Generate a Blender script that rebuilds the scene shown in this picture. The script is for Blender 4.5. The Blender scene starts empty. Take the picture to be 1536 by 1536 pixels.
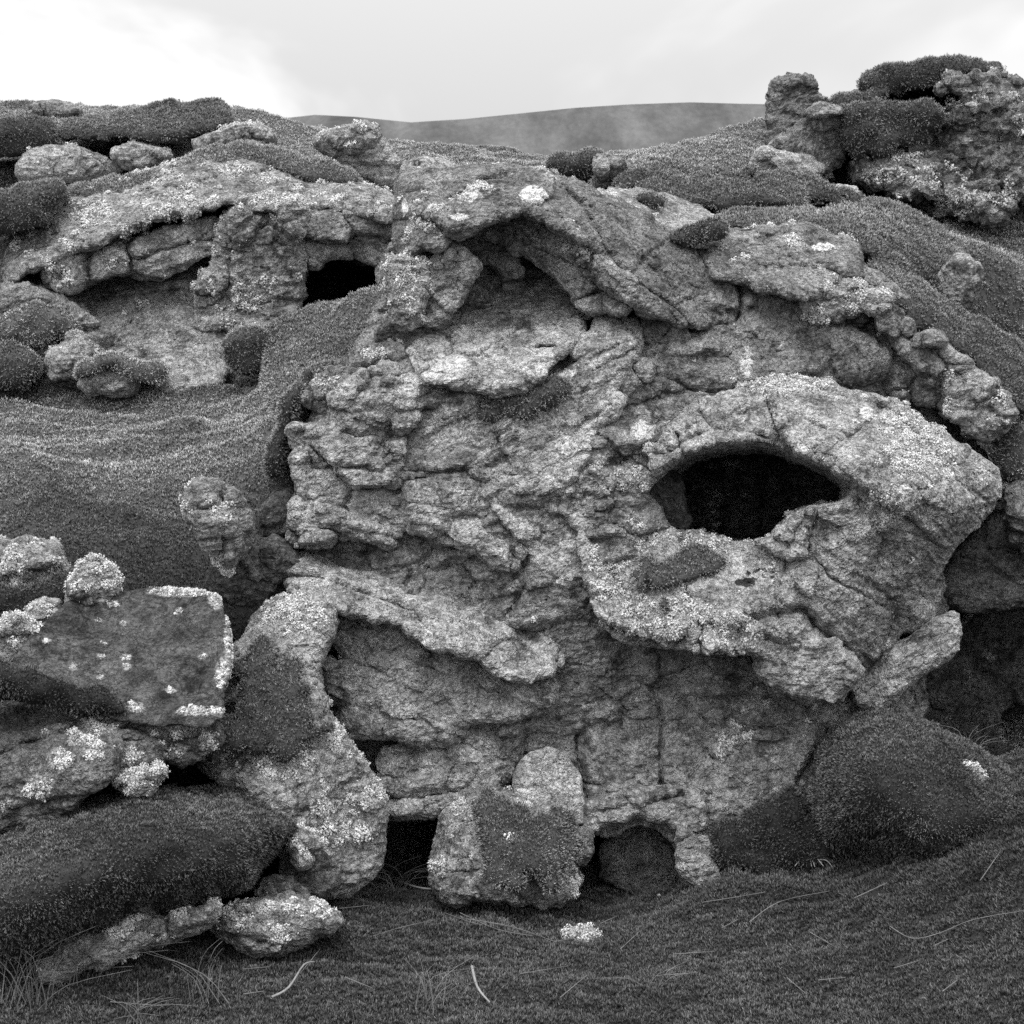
import bpy, math, random
import numpy as np

random.seed(7)
RNG = np.random.default_rng(7)
F32 = np.float32

# ------------------------------------------------------------------ camera
FPX = 2364.0                      # focal length in pixels of a 1536 px wide frame
PITCH = math.radians(7.7)
CAM = np.array([0.0, 0.0, 1.15])
FWD = np.array([0.0, math.cos(PITCH), -math.sin(PITCH)])
RIGHT = np.array([1.0, 0.0, 0.0])
UP = np.array([0.0, math.sin(PITCH), math.cos(PITCH)])


def at(px, py, d):
    """World point seen at photo pixel (px, py) at depth d metres."""
    return CAM + d * (FWD + RIGHT * ((px - 768) / FPX) + UP * ((768 - py) / FPX))


# ------------------------------------------------------------------ noise
_P = np.random.default_rng(11).permutation(256).astype(np.int32)
_P2 = np.concatenate([_P, _P])
_G = np.random.default_rng(12).normal(size=(256, 3))
_G = (_G / np.linalg.norm(_G, axis=1)[:, None]).astype(F32)


def noise3(p):
    """Gradient noise, about -0.7..0.7, for an (n,3) array."""
    p = np.asarray(p, F32)
    out = np.empty(len(p), F32)
    for s in range(0, len(p), 400000):
        q = p[s:s + 400000]
        i = np.floor(q).astype(np.int32)
        f = q - i
        u = f * f * f * (f * (f * 6 - 15) + 10)
        i &= 255
        acc = None
        r = []
        for dx in (0, 1):
            a = _P2[(i[:, 0] + dx) & 255]
            for dy in (0, 1):
                b = _P2[(a + i[:, 1] + dy) & 255]
                for dz in (0, 1):
                    g = _G[_P2[(b + i[:, 2] + dz) & 255]]
                    r.append(g[:, 0] * (f[:, 0] - dx) + g[:, 1] * (f[:, 1] - dy) + g[:, 2] * (f[:, 2] - dz))
        x, y, z = u[:, 0], u[:, 1], u[:, 2]
        c00 = r[0] + z * (r[1] - r[0]); c01 = r[2] + z * (r[3] - r[2])
        c10 = r[4] + z * (r[5] - r[4]); c11 = r[6] + z * (r[7] - r[6])
        c0 = c00 + y * (c01 - c00); c1 = c10 + y * (c11 - c10)
        out[s:s + 400000] = c0 + x * (c1 - c0)
    return out


def fbm(p, freq, octs=4, gain=0.5, ridged=False):
    a, t = 1.0, 0
    for k in range(octs):
        n = noise3(p * freq + 17.3 * k)
        t = t + a * ((0.5 - 2.0 * np.abs(n)) if ridged else n)
        freq *= 2.03
        a *= gain
    return t


def sstep(a, b, x):
    t = np.clip((x - a) / (b - a), 0, 1)
    return t * t * (3 - 2 * t)


# ------------------------------------------------------------------ 2D shapes
def chaikin(pts, n=2):
    p = np.asarray(pts, float)
    for _ in range(n):
        q = np.roll(p, -1, 0)
        p = np.stack([p * .75 + q * .25, p * .25 + q * .75], 1).reshape(-1, 2)
    return p


def poly_sd(poly, x, y):
    """Signed distance to a polygon, negative inside."""
    d = np.full(x.shape, 1e9, F32)
    inside = np.zeros(x.shape, bool)
    n = len(poly)
    for k in range(n):
        ax, ay = poly[k]; bx, by = poly[(k + 1) % n]
        ex, ey = bx - ax, by - ay
        t = np.clip(((x - ax) * ex + (y - ay) * ey) / (ex * ex + ey * ey + 1e-12), 0, 1)
        d = np.minimum(d, (x - ax - t * ex) ** 2 + (y - ay - t * ey) ** 2)
        if ay != by:
            c = ((ay > y) != (by > y)) & (x < (bx - ax) * (y - ay) / (by - ay) + ax)
            inside ^= c
    d = np.sqrt(d)
    return np.where(inside, -d, d)


def line_d(line, x, y):
    d = np.full(x.shape, 1e9, F32)
    for (ax, ay), (bx, by) in zip(line[:-1], line[1:]):
        ex, ey = bx - ax, by - ay
        t = np.clip(((x - ax) * ex + (y - ay) * ey) / (ex * ex + ey * ey + 1e-12), 0, 1)
        d = np.minimum(d, (x - ax - t * ex) ** 2 + (y - ay - t * ey) ** 2)
    return np.sqrt(d)


def tps(P, V, reg=1e-3):
    """Thin-plate spline through points P (n,2) with values V."""
    P = np.asarray(P, float); V = np.asarray(V, float)
    n = len(P)
    def U(r2): return 0.5 * r2 * np.log(r2 + 1e-9)
    K = U(((P[:, None] - P[None]) ** 2).sum(-1)) + reg * np.eye(n)
    Q = np.c_[np.ones(n), P]
    A = np.block([[K, Q], [Q.T, np.zeros((3, 3))]])
    w = np.linalg.solve(A, np.r_[V, 0, 0, 0])
    def f(x, y):
        o = w[n] + w[n + 1] * x + w[n + 2] * y
        for k in range(n):
            o = o + w[k] * U((x - P[k, 0]) ** 2 + (y - P[k, 1]) ** 2)
        return o
    return f


def cells2(x, y, seed=0):
    """2D cellular pattern: two random values of the nearest cell, F1, F2 and the offset from its centre."""
    ix = np.floor(x).astype(np.int64); iy = np.floor(y).astype(np.int64)
    f1 = np.full(x.shape, 9.0); f2 = np.full(x.shape, 9.0)
    r = [np.zeros(x.shape) for _ in range(5)]
    for dx in (-1, 0, 1):
        for dy in (-1, 0, 1):
            cx, cy = ix + dx, iy + dy
            h = (cx * 374761393 + cy * 668265263 + seed * 974711) & 0xffffffff
            h = ((h ^ (h >> 13)) * 1274126177) & 0xffffffff
            h = h ^ (h >> 16)
            r1 = (h & 1023) / 1023.0; r2 = ((h >> 10) & 1023) / 1023.0; r3 = ((h >> 20) & 1023) / 1023.0
            ux = cx + .1 + .8 * r1 - x; uy = cy + .1 + .8 * r2 - y
            d = np.hypot(ux, uy)
            m = d < f1
            f2 = np.where(m, f1, np.minimum(f2, d)); f1 = np.where(m, d, f1)
            for k, val in enumerate((r3, (r1 * 7.3 + r3) % 1, (r2 * 5.7 + r1) % 1, ux, uy)):
                r[k] = np.where(m, val, r[k])
    return f1, f2, r


# ------------------------------------------------------------------ surface nets
def surface_nets(f, org, h):
    s = f < 0
    nx, ny, nz = f.shape
    cnt = np.zeros((nx - 1, ny - 1, nz - 1), np.uint8)
    for i in (0, 1):
        for j in (0, 1):
            for k in (0, 1):
                cnt += s[i:nx - 1 + i, j:ny - 1 + j, k:nz - 1 + k]
    act = np.argwhere((cnt > 0) & (cnt < 8))
    if not len(act):
        return np.zeros((0, 3)), np.zeros((0, 4), np.int32)
    idx = np.full(cnt.shape, -1, np.int32)
    idx[tuple(act.T)] = np.arange(len(act))
    pos = np.zeros((len(act), 3)); wt = np.zeros(len(act))
    C = [(i, j, k) for i in (0, 1) for j in (0, 1) for k in (0, 1)]
    vals = {c: f[act[:, 0] + c[0], act[:, 1] + c[1], act[:, 2] + c[2]] for c in C}
    for a in C:
        for ax in range(3):
            if a[ax] == 0:
                b = list(a); b[ax] = 1; b = tuple(b)
                va, vb = vals[a], vals[b]
                m = (va < 0) != (vb < 0)
                t = np.where(m, va / np.where(m, va - vb, 1), 0)
                p = np.tile(np.array(a, float), (len(act), 1)); p[:, ax] += t
                pos += p * m[:, None]; wt += m
    pos = (act + pos / wt[:, None]) * h + org
    quads = []
    for ax in range(3):
        lo = [slice(1, -1)] * 3; hi = [slice(1, -1)] * 3
        lo[ax] = slice(0, -1); hi[ax] = slice(1, None)
        # edges along ax between interior grid points
        e = s[tuple(lo)] != s[tuple(hi)]
        q = np.argwhere(e)
        if not len(q):
            continue
        off = np.ones(3, int); off[ax] = 0
        q = q + off
        inn = s[tuple(q.T)]
        b, c = [(1, 2), (2, 0), (0, 1)][ax]
        def cell(db, dc):
            r = q.copy(); r[:, b] -= db; r[:, c] -= dc
            return idx[tuple(r.T)]
        Q = np.stack([cell(1, 1), cell(0, 1), cell(0, 0), cell(1, 0)], 1)
        Q[~inn] = Q[~inn][:, ::-1]
        quads.append(Q)
    return pos, np.concatenate(quads).astype(np.int32)


def normals(v, q):
    n = np.cross(v[q[:, 2]] - v[q[:, 0]], v[q[:, 3]] - v[q[:, 1]])
    vn = np.zeros_like(v)
    for k in range(4):
        for a in range(3):
            vn[:, a] += np.bincount(q[:, k], n[:, a], len(v))
    return vn / (np.linalg.norm(vn, axis=1)[:, None] + 1e-12), n


# ------------------------------------------------------------------ Blender objects
C = bpy.context.scene.collection


def mesh_object(name, v, faces, mats, parent=None, attrs=None, matidx=None, smooth=None):
    """faces: list of index arrays (n,3) or (n,4)."""
    me = bpy.data.meshes.new(name)
    me.vertices.add(len(v))
    me.vertices.foreach_set('co', np.asarray(v, F32).ravel())
    li = np.concatenate([f.ravel() for f in faces]).astype(np.int32)
    tot = np.concatenate([np.full(len(f), f.shape[1], np.int32) for f in faces])
    st = np.r_[0, np.cumsum(tot)[:-1]].astype(np.int32)
    me.loops.add(len(li)); me.loops.foreach_set('vertex_index', li)
    me.polygons.add(len(tot)); me.polygons.foreach_set('loop_start', st)
    me.polygons.foreach_set('use_smooth', np.ones(len(tot), bool) if smooth is None else smooth)
    for m in mats:
        me.materials.append(m)
    if matidx is not None:
        me.polygons.foreach_set('material_index', matidx.astype(np.int32))
    me.update(calc_edges=True)
    for k, a in (attrs or {}).items():
        at_ = me.attributes.new(k, 'FLOAT', 'POINT')
        at_.data.foreach_set('value', np.asarray(a, F32))
    o = bpy.data.objects.new(name, me)
    C.objects.link(o)
    if parent is not None:
        o.parent = parent
    return o


def tag(o, label=None, cat=None, group=None, kind=None):
    if label: o['label'] = label
    if cat: o['category'] = cat
    if group: o['group'] = group
    if kind: o['kind'] = kind
    return o


def thing(name, loc, label, cat, group=None):
    o = bpy.data.objects.new(name, None)
    C.objects.link(o)
    o.empty_display_size = .1
    o.location = loc
    return tag(o, label, cat, group)


VOXF = .8


# ------------------------------------------------------------------ sculpted masses
def sculpt(outline, d, thick, ctrl=None, r=.012, warp=.013, big=.012, rough=1.0, strata=None, cracks=(),
           holes=(), carve=(), vox=.006, seed=0, dome=0.0, smooth=2, dents=(), knob=0.0, blocks=1.0, grow=0.0, bed=None, billow=0.0):
    """A closed solid: a traced outline given a real distance, relief and thickness (all metres except
    the pixel coordinates of the outline).  Returns world vertices, quads, relief value per vertex."""
    vox *= VOXF
    pts = np.asarray(outline, float)
    cx, cy = pts.mean(0)
    O = at(cx, cy, d)
    D = O - CAM; D /= np.linalg.norm(D)
    A = np.cross(D, [0, 0, 1.0]); A /= np.linalg.norm(A)
    B = np.cross(A, D)
    def loc2(px, py, dd=d):
        p = at(px, py, dd) - O
        return p @ A, p @ B, p @ D
    def polyl(pp, n=smooth):
        q = chaikin(pp, n) if n else np.asarray(pp, float)
        return np.array([loc2(x, y)[:2] for x, y in q])
    P = polyl(outline)
    pad = vox * 4 + big + .02
    lo = P.min(0) - pad; hi = P.max(0) + pad
    a = np.arange(lo[0], hi[0], vox); b = np.arange(lo[1], hi[1], vox)
    a2, b2 = np.meshgrid(a, b, indexing='ij')
    sh = a2.shape
    w2 = np.stack([a2.ravel(), b2.ravel(), np.full(a2.size, seed * 3.7)], 1)
    # front relief
    cf = np.zeros(a2.size)
    if ctrl:
        cp = []; cv = []
        for x, y, dd in ctrl:
            l = loc2(x, y, dd); cp.append(l[:2]); cv.append(l[2])
        cf = cf + np.clip(tps(np.array(cp), np.array(cv), 1e-3)(w2[:, 0], w2[:, 1]), min(cv) - .03, max(cv) + .03)
    jag = warp * (1.0 * fbm(w2 + 31, 9, 2) + .5 * fbm(w2 + 57, 30, 2))
    jag2 = warp * (1.0 * fbm(w2 + 91, 9, 2) + .5 * fbm(w2 + 77, 30, 2))
    xa, xb = w2[:, 0] + 1.6 * jag, w2[:, 1] + 1.6 * jag2
    sd = poly_sd(P, xa, xb)
    hs = []
    for hpoly in holes:
        hs.append(poly_sd(polyl(hpoly, 1), w2[:, 0] + .9 * jag, w2[:, 1] + .9 * jag2))
    sd = sd - grow
    for h_ in hs:
        sd = np.maximum(sd, .012 - h_)
    if dome:
        inn = np.clip(-sd / (np.abs(sd[sd < 0]).max() + 1e-6), 0, 1)
        cf = cf - dome * np.sqrt(inn)
    for st in ([] if not strata else ([strata] if not isinstance(strata[0], (tuple, list)) else strata)):
        ang, lam, amp = st
        th = math.radians(ang)
        s = (-math.sin(th) * w2[:, 0] + math.cos(th) * w2[:, 1]) / lam
        along = (math.cos(th) * w2[:, 0] + math.sin(th) * w2[:, 1])
        s = s + .55 * fbm(np.stack([along * .6, s * lam, w2[:, 2]], 1), 1 / (lam * 2.6), 3) + .12 * fbm(w2, 3 / lam, 2)
        k = np.floor(s); fr = s - k
        amp_k = .25 + 1.1 * np.abs(np.sin(k * 12.9898 + seed) * 43758.5453 % 1.0)
        vis = sstep(-.28, .25, fbm(np.stack([along, s * lam * 2, w2[:, 2] + 9], 1), 1.2 / lam * .5, 2))
        prof = (1 - fr) * sstep(0, .10, fr)
        cf = cf - amp * amp_k * vis * prof
    bang = bed if bed is not None else (0 if not strata else (strata[0][0] if isinstance(strata[0], (tuple, list)) else strata[0]))
    th = math.radians(bang)
    al = math.cos(th) * w2[:, 0] + math.sin(th) * w2[:, 1]; ac = -math.sin(th) * w2[:, 0] + math.cos(th) * w2[:, 1]
    if blocks:
        for size, amp, crk, sx in ((.14, .026, .016, .6), (.052, .0080, .008, .62), (.019, .0024, .0026, .7)):
            wx = fbm(w2 + 3 + seed, .5 / size, 4, .5) * .26; wy = fbm(w2 + 13 + seed, .5 / size, 4, .5) * .26
            f1, f2, cr = cells2(al * sx / size + wx, ac / size + wy, seed)
            on = sstep(-.25, .2, fbm(w2 + 44 + seed, .3 / size, 2))
            cf = cf + blocks * amp * on * ((cr[0] - .5) * 1.6 + (cr[1] - .5) * cr[3] * 1.6 + (cr[2] - .75) * cr[4] * 1.8)
            cf = cf + blocks * crk * on * (1 - sstep(.015, .085, f2 - f1))
    for ln in cracks:
        line, wd, dp = ln
        L = np.array([loc2(x, y)[:2] for x, y in line])
        dl = line_d(L, w2[:, 0] + jag * 1.2, w2[:, 1] + jag2 * 1.2)
        cf = cf + dp * np.exp(-(dl / wd) ** 2)
    for (x, y, rad, dp) in dents:
        l = loc2(x, y)
        rr = rad / FPX * d
        cf = cf + dp * np.exp(-(((w2[:, 0] + jag - l[0]) ** 2 + (w2[:, 1] + jag2 - l[1]) ** 2) / rr ** 2))
    if billow:
        wb = w2 + np.stack([jag, jag2, 0 * jag], 1) * 2
        cf = cf + billow * (.5 - 2.2 * np.abs(noise3(wb * 5.5 + seed)) - .9 * np.abs(noise3(wb * 13 + seed)))
    if big:
        cf = cf + big * fbm(w2 + seed, 5.5, 3, .55)
    cf = cf.reshape(sh); sd = sd.reshape(sh)
    ga, gb = np.gradient(cf, vox)
    gn = np.sqrt(1 + np.minimum(ga ** 2 + gb ** 2, 4))
    c = np.arange(cf[sd < .02].min() - pad, cf[sd < .02].max() + thick + pad, vox)
    r = min(r, thick * .5, max(-sd.min() * .85, .004))
    q1 = (sd + r)[:, :, None].astype(F32)
    cc = c[None, None, :].astype(F32)
    cf3 = cf[:, :, None].astype(F32)
    q2 = np.maximum((cf3 - cc), (cc - cf3 - thick)) / gn[:, :, None].astype(F32) + F32(r)
    f = np.minimum(np.maximum(q1, q2), 0) + np.sqrt(np.maximum(q1, 0) ** 2 + np.maximum(q2, 0) ** 2) - F32(r)
    for cpoly, d0, d1 in carve:
        cp = polyl(cpoly)
        sd2 = poly_sd(cp, xa, xb).reshape(sh)[:, :, None].astype(F32)
        x0, y0 = np.asarray(cpoly, float).mean(0)
        c0 = loc2(x0, y0, d0)[2]; c1 = loc2(x0, y0, d1)[2]
        rr = .05
        g2 = np.maximum(c0 - cc, cc - c1) + rr
        g1 = sd2 + rr
        g = np.minimum(np.maximum(g1, g2), 0) + np.sqrt(np.maximum(g1, 0) ** 2 + np.maximum(g2, 0) ** 2) - rr
        f = np.maximum(f, -g)
    band = np.abs(f) < (.03 * max(rough, .4) + vox * 1.8)
    ii = np.argwhere(band)
    pw = np.stack([a[ii[:, 0]], b[ii[:, 1]], c[ii[:, 2]]], 1)
    if rough:
        pn = pw + seed * 1.37
        f[band] += (rough * (.007 * noise3(pn * 13) + .0022 * noise3(pn * 37 + 5) + .0016 * noise3(pn * 80 + 9))).astype(F32)
    v, q = surface_nets(f, np.array([a[0], b[0], c[0]]), vox)
    vn, _ = normals(v, q)
    pn = v + seed * 2.11
    # bedding: fine ragged lamination along the beds, then grain
    pb = np.stack([pn[:, 0] * math.cos(th) + pn[:, 1] * math.sin(th), (-pn[:, 0] * math.sin(th) + pn[:, 1] * math.cos(th)) * 3.2, pn[:, 2] * 1.4], 1)
    h = .0050 * fbm(pb, 19, 5, .64, True) + .0018 * fbm(pn, 60, 3, .65, True) + .0013 * noise3(pn * 190)
    if knob:
        h = h + knob * np.maximum(0, fbm(pn + 3, 42, 2)) * 1.6
    v = v + vn * (h * max(rough, .15))[:, None]
    W = O + v[:, :1] * A + v[:, 1:2] * B + v[:, 2:] * D
    return W, q[:, ::-1] if np.dot(np.cross(A, B), D) < 0 else q, h


def project(v):
    p = v - CAM
    z = p @ FWD
    return 768 + FPX * (p @ RIGHT) / z, 768 - FPX * (p @ UP) / z, z


# ------------------------------------------------------------------ scattered growth
def scatter(v, q, weight, density, seed=0):
    """Random points on the quads, weight per face 0..1; returns points, normals, face index."""
    rng = np.random.default_rng(seed + 100)
    n = np.cross(v[q[:, 2]] - v[q[:, 0]], v[q[:, 3]] - v[q[:, 1]])
    ar = .5 * np.linalg.norm(n, axis=1)
    e = ar * weight * density
    k = np.floor(e + rng.random(len(e))).astype(int)
    fi = np.repeat(np.arange(len(q)), k)
    u = rng.random((len(fi), 1)); w = rng.random((len(fi), 1))
    Q = v[q[fi]]
    p = (1 - u) * (1 - w) * Q[:, 0] + u * (1 - w) * Q[:, 1] + u * w * Q[:, 2] + (1 - u) * w * Q[:, 3]
    nn = n[fi] / (np.linalg.norm(n[fi], axis=1)[:, None] + 1e-12)
    return p, nn, fi


def unit(x):
    return x / (np.linalg.norm(x, axis=1)[:, None] + 1e-12)


def shoots(p, n, length, width, rng, lean=.22, up=.15):
    """Moss shoots seen from outside: little four-leaved rosettes standing at uneven heights."""
    N = len(p)
    d = unit(n + lean * rng.normal(size=(N, 3)) + np.array([0, 0, up]))
    t = unit(np.cross(d, rng.normal(size=(N, 3))))
    t2 = np.cross(d, t)
    hgt = rng.random((N, 1))
    cl = np.clip(.8 * fbm(p + 3, 62, 2) + .8 * fbm(p + 6, 24, 2), -1, 1)[:, None]
    c = p + d * length * (hgt - .25 + .95 * cl)
    w = width * (.7 + .6 * rng.random((N, 1)))
    V = []
    for k in range(3):
        ph = k * math.pi * 2 / 3 + .5 * rng.random((N, 1))
        o = np.cos(ph) * t + np.sin(ph) * t2
        s_ = np.cos(ph) * t2 - np.sin(ph) * t
        V += [c - d * w * .9 + s_ * w * .5, c + o * w * 1.0 + d * w * (1.0 + 1.1 * rng.random((N, 1))), c - d * w * .9 - s_ * w * .5]
    V = np.stack(V, 1).reshape(-1, 3)
    k = np.arange(N)[:, None] * 9
    T = np.concatenate([k + [3 * i, 3 * i + 1, 3 * i + 2] for i in range(3)])
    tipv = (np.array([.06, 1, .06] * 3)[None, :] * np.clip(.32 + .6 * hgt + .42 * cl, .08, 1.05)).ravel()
    return V, T, tipv


def flakes(p, n, size, height, rng):
    """Crinkled lichen lobes: small bent quads at random tilts above the rock."""
    N = len(p)
    d = unit(n + .8 * rng.normal(size=(N, 3)) * .7)
    t = unit(np.cross(d, rng.normal(size=(N, 3))))
    t2 = np.cross(d, t)
    s = size * (.5 + rng.random((N, 1)))
    c = p + n * height
    V = np.stack([c - t * s - d * s * .3, c - t2 * s * .7 + d * s * .25, c + t * s - d * s * .2, c + t2 * s * .7 + d * s * .35], 1).reshape(-1, 3)
    k = np.arange(N)[:, None] * 4
    T = np.concatenate([k + [0, 1, 3], k + [1, 2, 3]])
    return V, T


def puffs(p, n, m, rad, size, per, rng):
    """Cauliflower-like lichen clumps: flakes spread over small domes.  Returns flake points, directions, height share."""
    N = len(p)
    R = rad * (.45 + .9 * rng.random(N)) * (.55 + .45 * m)
    cnt = np.maximum((per * (R / rad) ** 2).astype(int), 6)
    k = np.repeat(np.arange(N), cnt)
    d = unit(n[k] * .75 + rng.normal(size=(len(k), 3)))
    up = (d * n[k]).sum(1)
    d = d - n[k] * np.minimum(up, 0)[:, None] * 1.2
    d = unit(d)
    up = (d * n[k]).sum(1)
    rr = R[k] * (.62 + .38 * rng.random(len(k)) ** .5) * (1 + .35 * rng.normal(size=len(k)).clip(-1, 1) * .6)
    return p[k] + d * (rr * np.array(1.0))[:, None] - n[k] * (R[k] * .25)[:, None], d, np.clip(up, 0, 1)

# ------------------------------------------------------------------ materials
def new_mat(name):
    m = bpy.data.materials.new(name)
    m.use_nodes = True
    nt = m.node_tree
    for n in list(nt.nodes):
        nt.nodes.remove(n)
    out = nt.nodes.new('ShaderNodeOutputMaterial')
    bs = nt.nodes.new('ShaderNodeBsdfPrincipled')
    bs.inputs['Roughness'].default_value = .95
    bs.inputs['Specular IOR Level'].default_value = .12
    nt.links.new(bs.outputs[0], out.inputs[0])
    return m, nt, bs


class NG:
    """Small helper for building node trees."""
    def __init__(s, nt):
        s.nt = nt
        s.geo = nt.nodes.new('ShaderNodeNewGeometry')
    def val(s, x, sock):
        if isinstance(x, (int, float)):
            sock.default_value = x
        else:
            s.nt.links.new(x, sock)
    def noise(s, scale, detail=3, rough=.55, off=0.0, dist=0.0):
        n = s.nt.nodes.new('ShaderNodeTexNoise')
        n.inputs['Scale'].default_value = scale
        n.inputs['Detail'].default_value = detail
        n.inputs['Roughness'].default_value = rough
        n.inputs['Distortion'].default_value = dist
        v = s.nt.nodes.new('ShaderNodeVectorMath'); v.operation = 'ADD'
        s.nt.links.new(s.geo.outputs['Position'], v.inputs[0]); v.inputs[1].default_value = (off, off * .7, off * 1.3)
        s.nt.links.new(v.outputs[0], n.inputs['Vector'])
        return n.outputs['Fac']
    def math(s, op, a, b=0.0, clamp=False):
        n = s.nt.nodes.new('ShaderNodeMath'); n.operation = op; n.use_clamp = clamp
        s.val(a, n.inputs[0]); s.val(b, n.inputs[1])
        return n.outputs[0]
    def rng(s, x, a, b, c=0.0, d=1.0):
        n = s.nt.nodes.new('ShaderNodeMapRange'); n.interpolation_type = 'SMOOTHSTEP'
        s.val(x, n.inputs[0])
        for i, k in enumerate((a, b, c, d)):
            n.inputs[1 + i].default_value = k
        return n.outputs[0]
    def lin(s, x, a, b, c, d):
        n = s.nt.nodes.new('ShaderNodeMapRange')
        s.val(x, n.inputs[0])
        for i, k in enumerate((a, b, c, d)):
            n.inputs[1 + i].default_value = k
        return n.outputs[0]
    def mix(s, f, a, b):
        n = s.nt.nodes.new('ShaderNodeMix'); n.data_type = 'FLOAT'
        s.val(f, n.inputs[0]); s.val(a, n.inputs[2]); s.val(b, n.inputs[3])
        return n.outputs[0]
    def attr(s, name):
        n = s.nt.nodes.new('ShaderNodeAttribute'); n.attribute_name = name
        return n.outputs['Fac']
    def grey(s, x, bs):
        n = s.nt.nodes.new('ShaderNodeCombineColor')
        for i in range(3):
            s.val(x, n.inputs[i])
        s.nt.links.new(n.outputs[0], bs.inputs['Base Color'])
    def bump(s, h, bs, strength=.5, dist=.004):
        n = s.nt.nodes.new('ShaderNodeBump')
        n.inputs['Strength'].default_value = strength; n.inputs['Distance'].default_value = dist
        s.val(h, n.inputs['Height'])
        s.nt.links.new(n.outputs[0], bs.inputs['Normal'])
    def objcol(s):
        n = s.nt.nodes.new('ShaderNodeObjectInfo')
        return s.math('MULTIPLY', n.outputs['Color'], 1.0)


def rock_material():
    m, nt, bs = new_mat('weathered lava rock')
    g = NG(nt)
    big = g.noise(5.5, 4, .6)
    mid = g.noise(22, 5, .65, 3, .4)
    fine = g.noise(140, 4, .7, 7)
    grain = g.noise(420, 2, .6, 9)
    base = g.lin(big, .3, .7, .31, .44)
    base = g.math('MULTIPLY', base, g.lin(mid, .34, .66, .5, 1.4))
    base = g.math('MULTIPLY', base, g.lin(fine, .34, .66, .58, 1.42))
    base = g.math('MULTIPLY', base, g.lin(grain, .32, .68, .66, 1.34))
    # dark crusts and damp film in patches
    dk = g.math('MULTIPLY', g.rng(g.noise(9, 4, .6, 21), .52, .64), g.rng(g.noise(60, 3, .6, 4), .36, .6))
    base = g.mix(g.math('MULTIPLY', dk, .8), base, .05)
    # flat pale crustose lichen in small ragged freckles
    sp = g.math('MULTIPLY', g.rng(g.noise(75, 3, .62, 13), .60, .66), g.rng(g.noise(8, 2, .5, 17), .42, .62))
    base = g.mix(g.math('MULTIPLY', sp, .62), base, .46)
    sp2 = g.rng(g.noise(210, 2, .5, 33), .68, .74)
    base = g.mix(g.math('MULTIPLY', sp2, .5), base, .5)
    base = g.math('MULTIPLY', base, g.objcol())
    lic = g.math('MULTIPLY', g.attr('lichen'), g.rng(fine, .36, .54))
    base = g.mix(g.math('MULTIPLY', lic, .85), base, g.lin(grain, .3, .7, .34, .58))
    wh = g.rng(g.math('ADD', g.attr('white'), g.lin(g.noise(110, 3, .6, 41), .3, .7, -.35, .35)), .42, .58)
    base = g.mix(wh, base, g.lin(grain, .3, .7, .62, .82))
    mo = g.rng(g.math('ADD', g.attr('dark'), g.lin(g.noise(90, 3, .6, 51), .3, .7, -.3, .3)), .40, .6)
    base = g.mix(mo, base, g.lin(fine, .3, .7, .04, .085))
    g.grey(base, bs)
    h = g.math('ADD', g.math('MULTIPLY', g.noise(95, 5, .7, 2, .3), 1.0), g.math('MULTIPLY', grain, .35))
    for sc_, k_, m_ in ((110, .55, 15), (260, .35, 25)):    # gas bubbles of the lava, in patches
        vo = nt.nodes.new('ShaderNodeTexVoronoi'); vo.inputs['Scale'].default_value = sc_
        nt.links.new(g.geo.outputs['Position'], vo.inputs['Vector'])
        pit = g.math('MULTIPLY', g.rng(vo.outputs['Distance'], .12, .42, 1, 0), g.rng(g.noise(m_, 3, .6, 81), .40, .62))
        h = g.math('SUBTRACT', h, g.math('MULTIPLY', pit, k_))
    for sc_, of_, k_ in ((13, 61, .55), (34, 71, .35)):     # hairline cracks
        ck = g.math('ABSOLUTE', g.math('SUBTRACT', g.noise(sc_, 5, .62, of_, .5), .5))
        h = g.math('SUBTRACT', h, g.math('MULTIPLY', g.rng(ck, 0.0, .018, 1, 0), k_))
    g.bump(h, bs, 1.0, .009)
    return m


def lichen_material():
    m, nt, bs = new_mat('pale fruticose lichen')
    g = NG(nt)
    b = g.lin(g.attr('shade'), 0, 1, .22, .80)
    b = g.math('MULTIPLY', b, g.lin(g.noise(30, 3, .6), .3, .7, .8, 1.15))
    g.grey(b, bs)
    return m


def moss_material():
    m, nt, bs = new_mat('woolly fringe moss')
    g = NG(nt)
    n1 = g.noise(4.5, 4, .6); n2 = g.noise(45, 4, .7, 5)
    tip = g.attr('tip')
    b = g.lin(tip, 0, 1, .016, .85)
    b = g.math('MULTIPLY', b, g.lin(n1, .3, .7, .66, 1.35))
    b = g.math('MULTIPLY', b, g.lin(n2, .3, .7, .7, 1.3))
    b = g.math('MULTIPLY', b, g.objcol())
    g.grey(b, bs)
    return m


def plain_material(name, lo, hi, scale):
    m, nt, bs = new_mat(name)
    g = NG(nt)
    g.grey(g.lin(g.noise(scale, 4, .6), .3, .7, lo, hi), bs)
    return m


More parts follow.
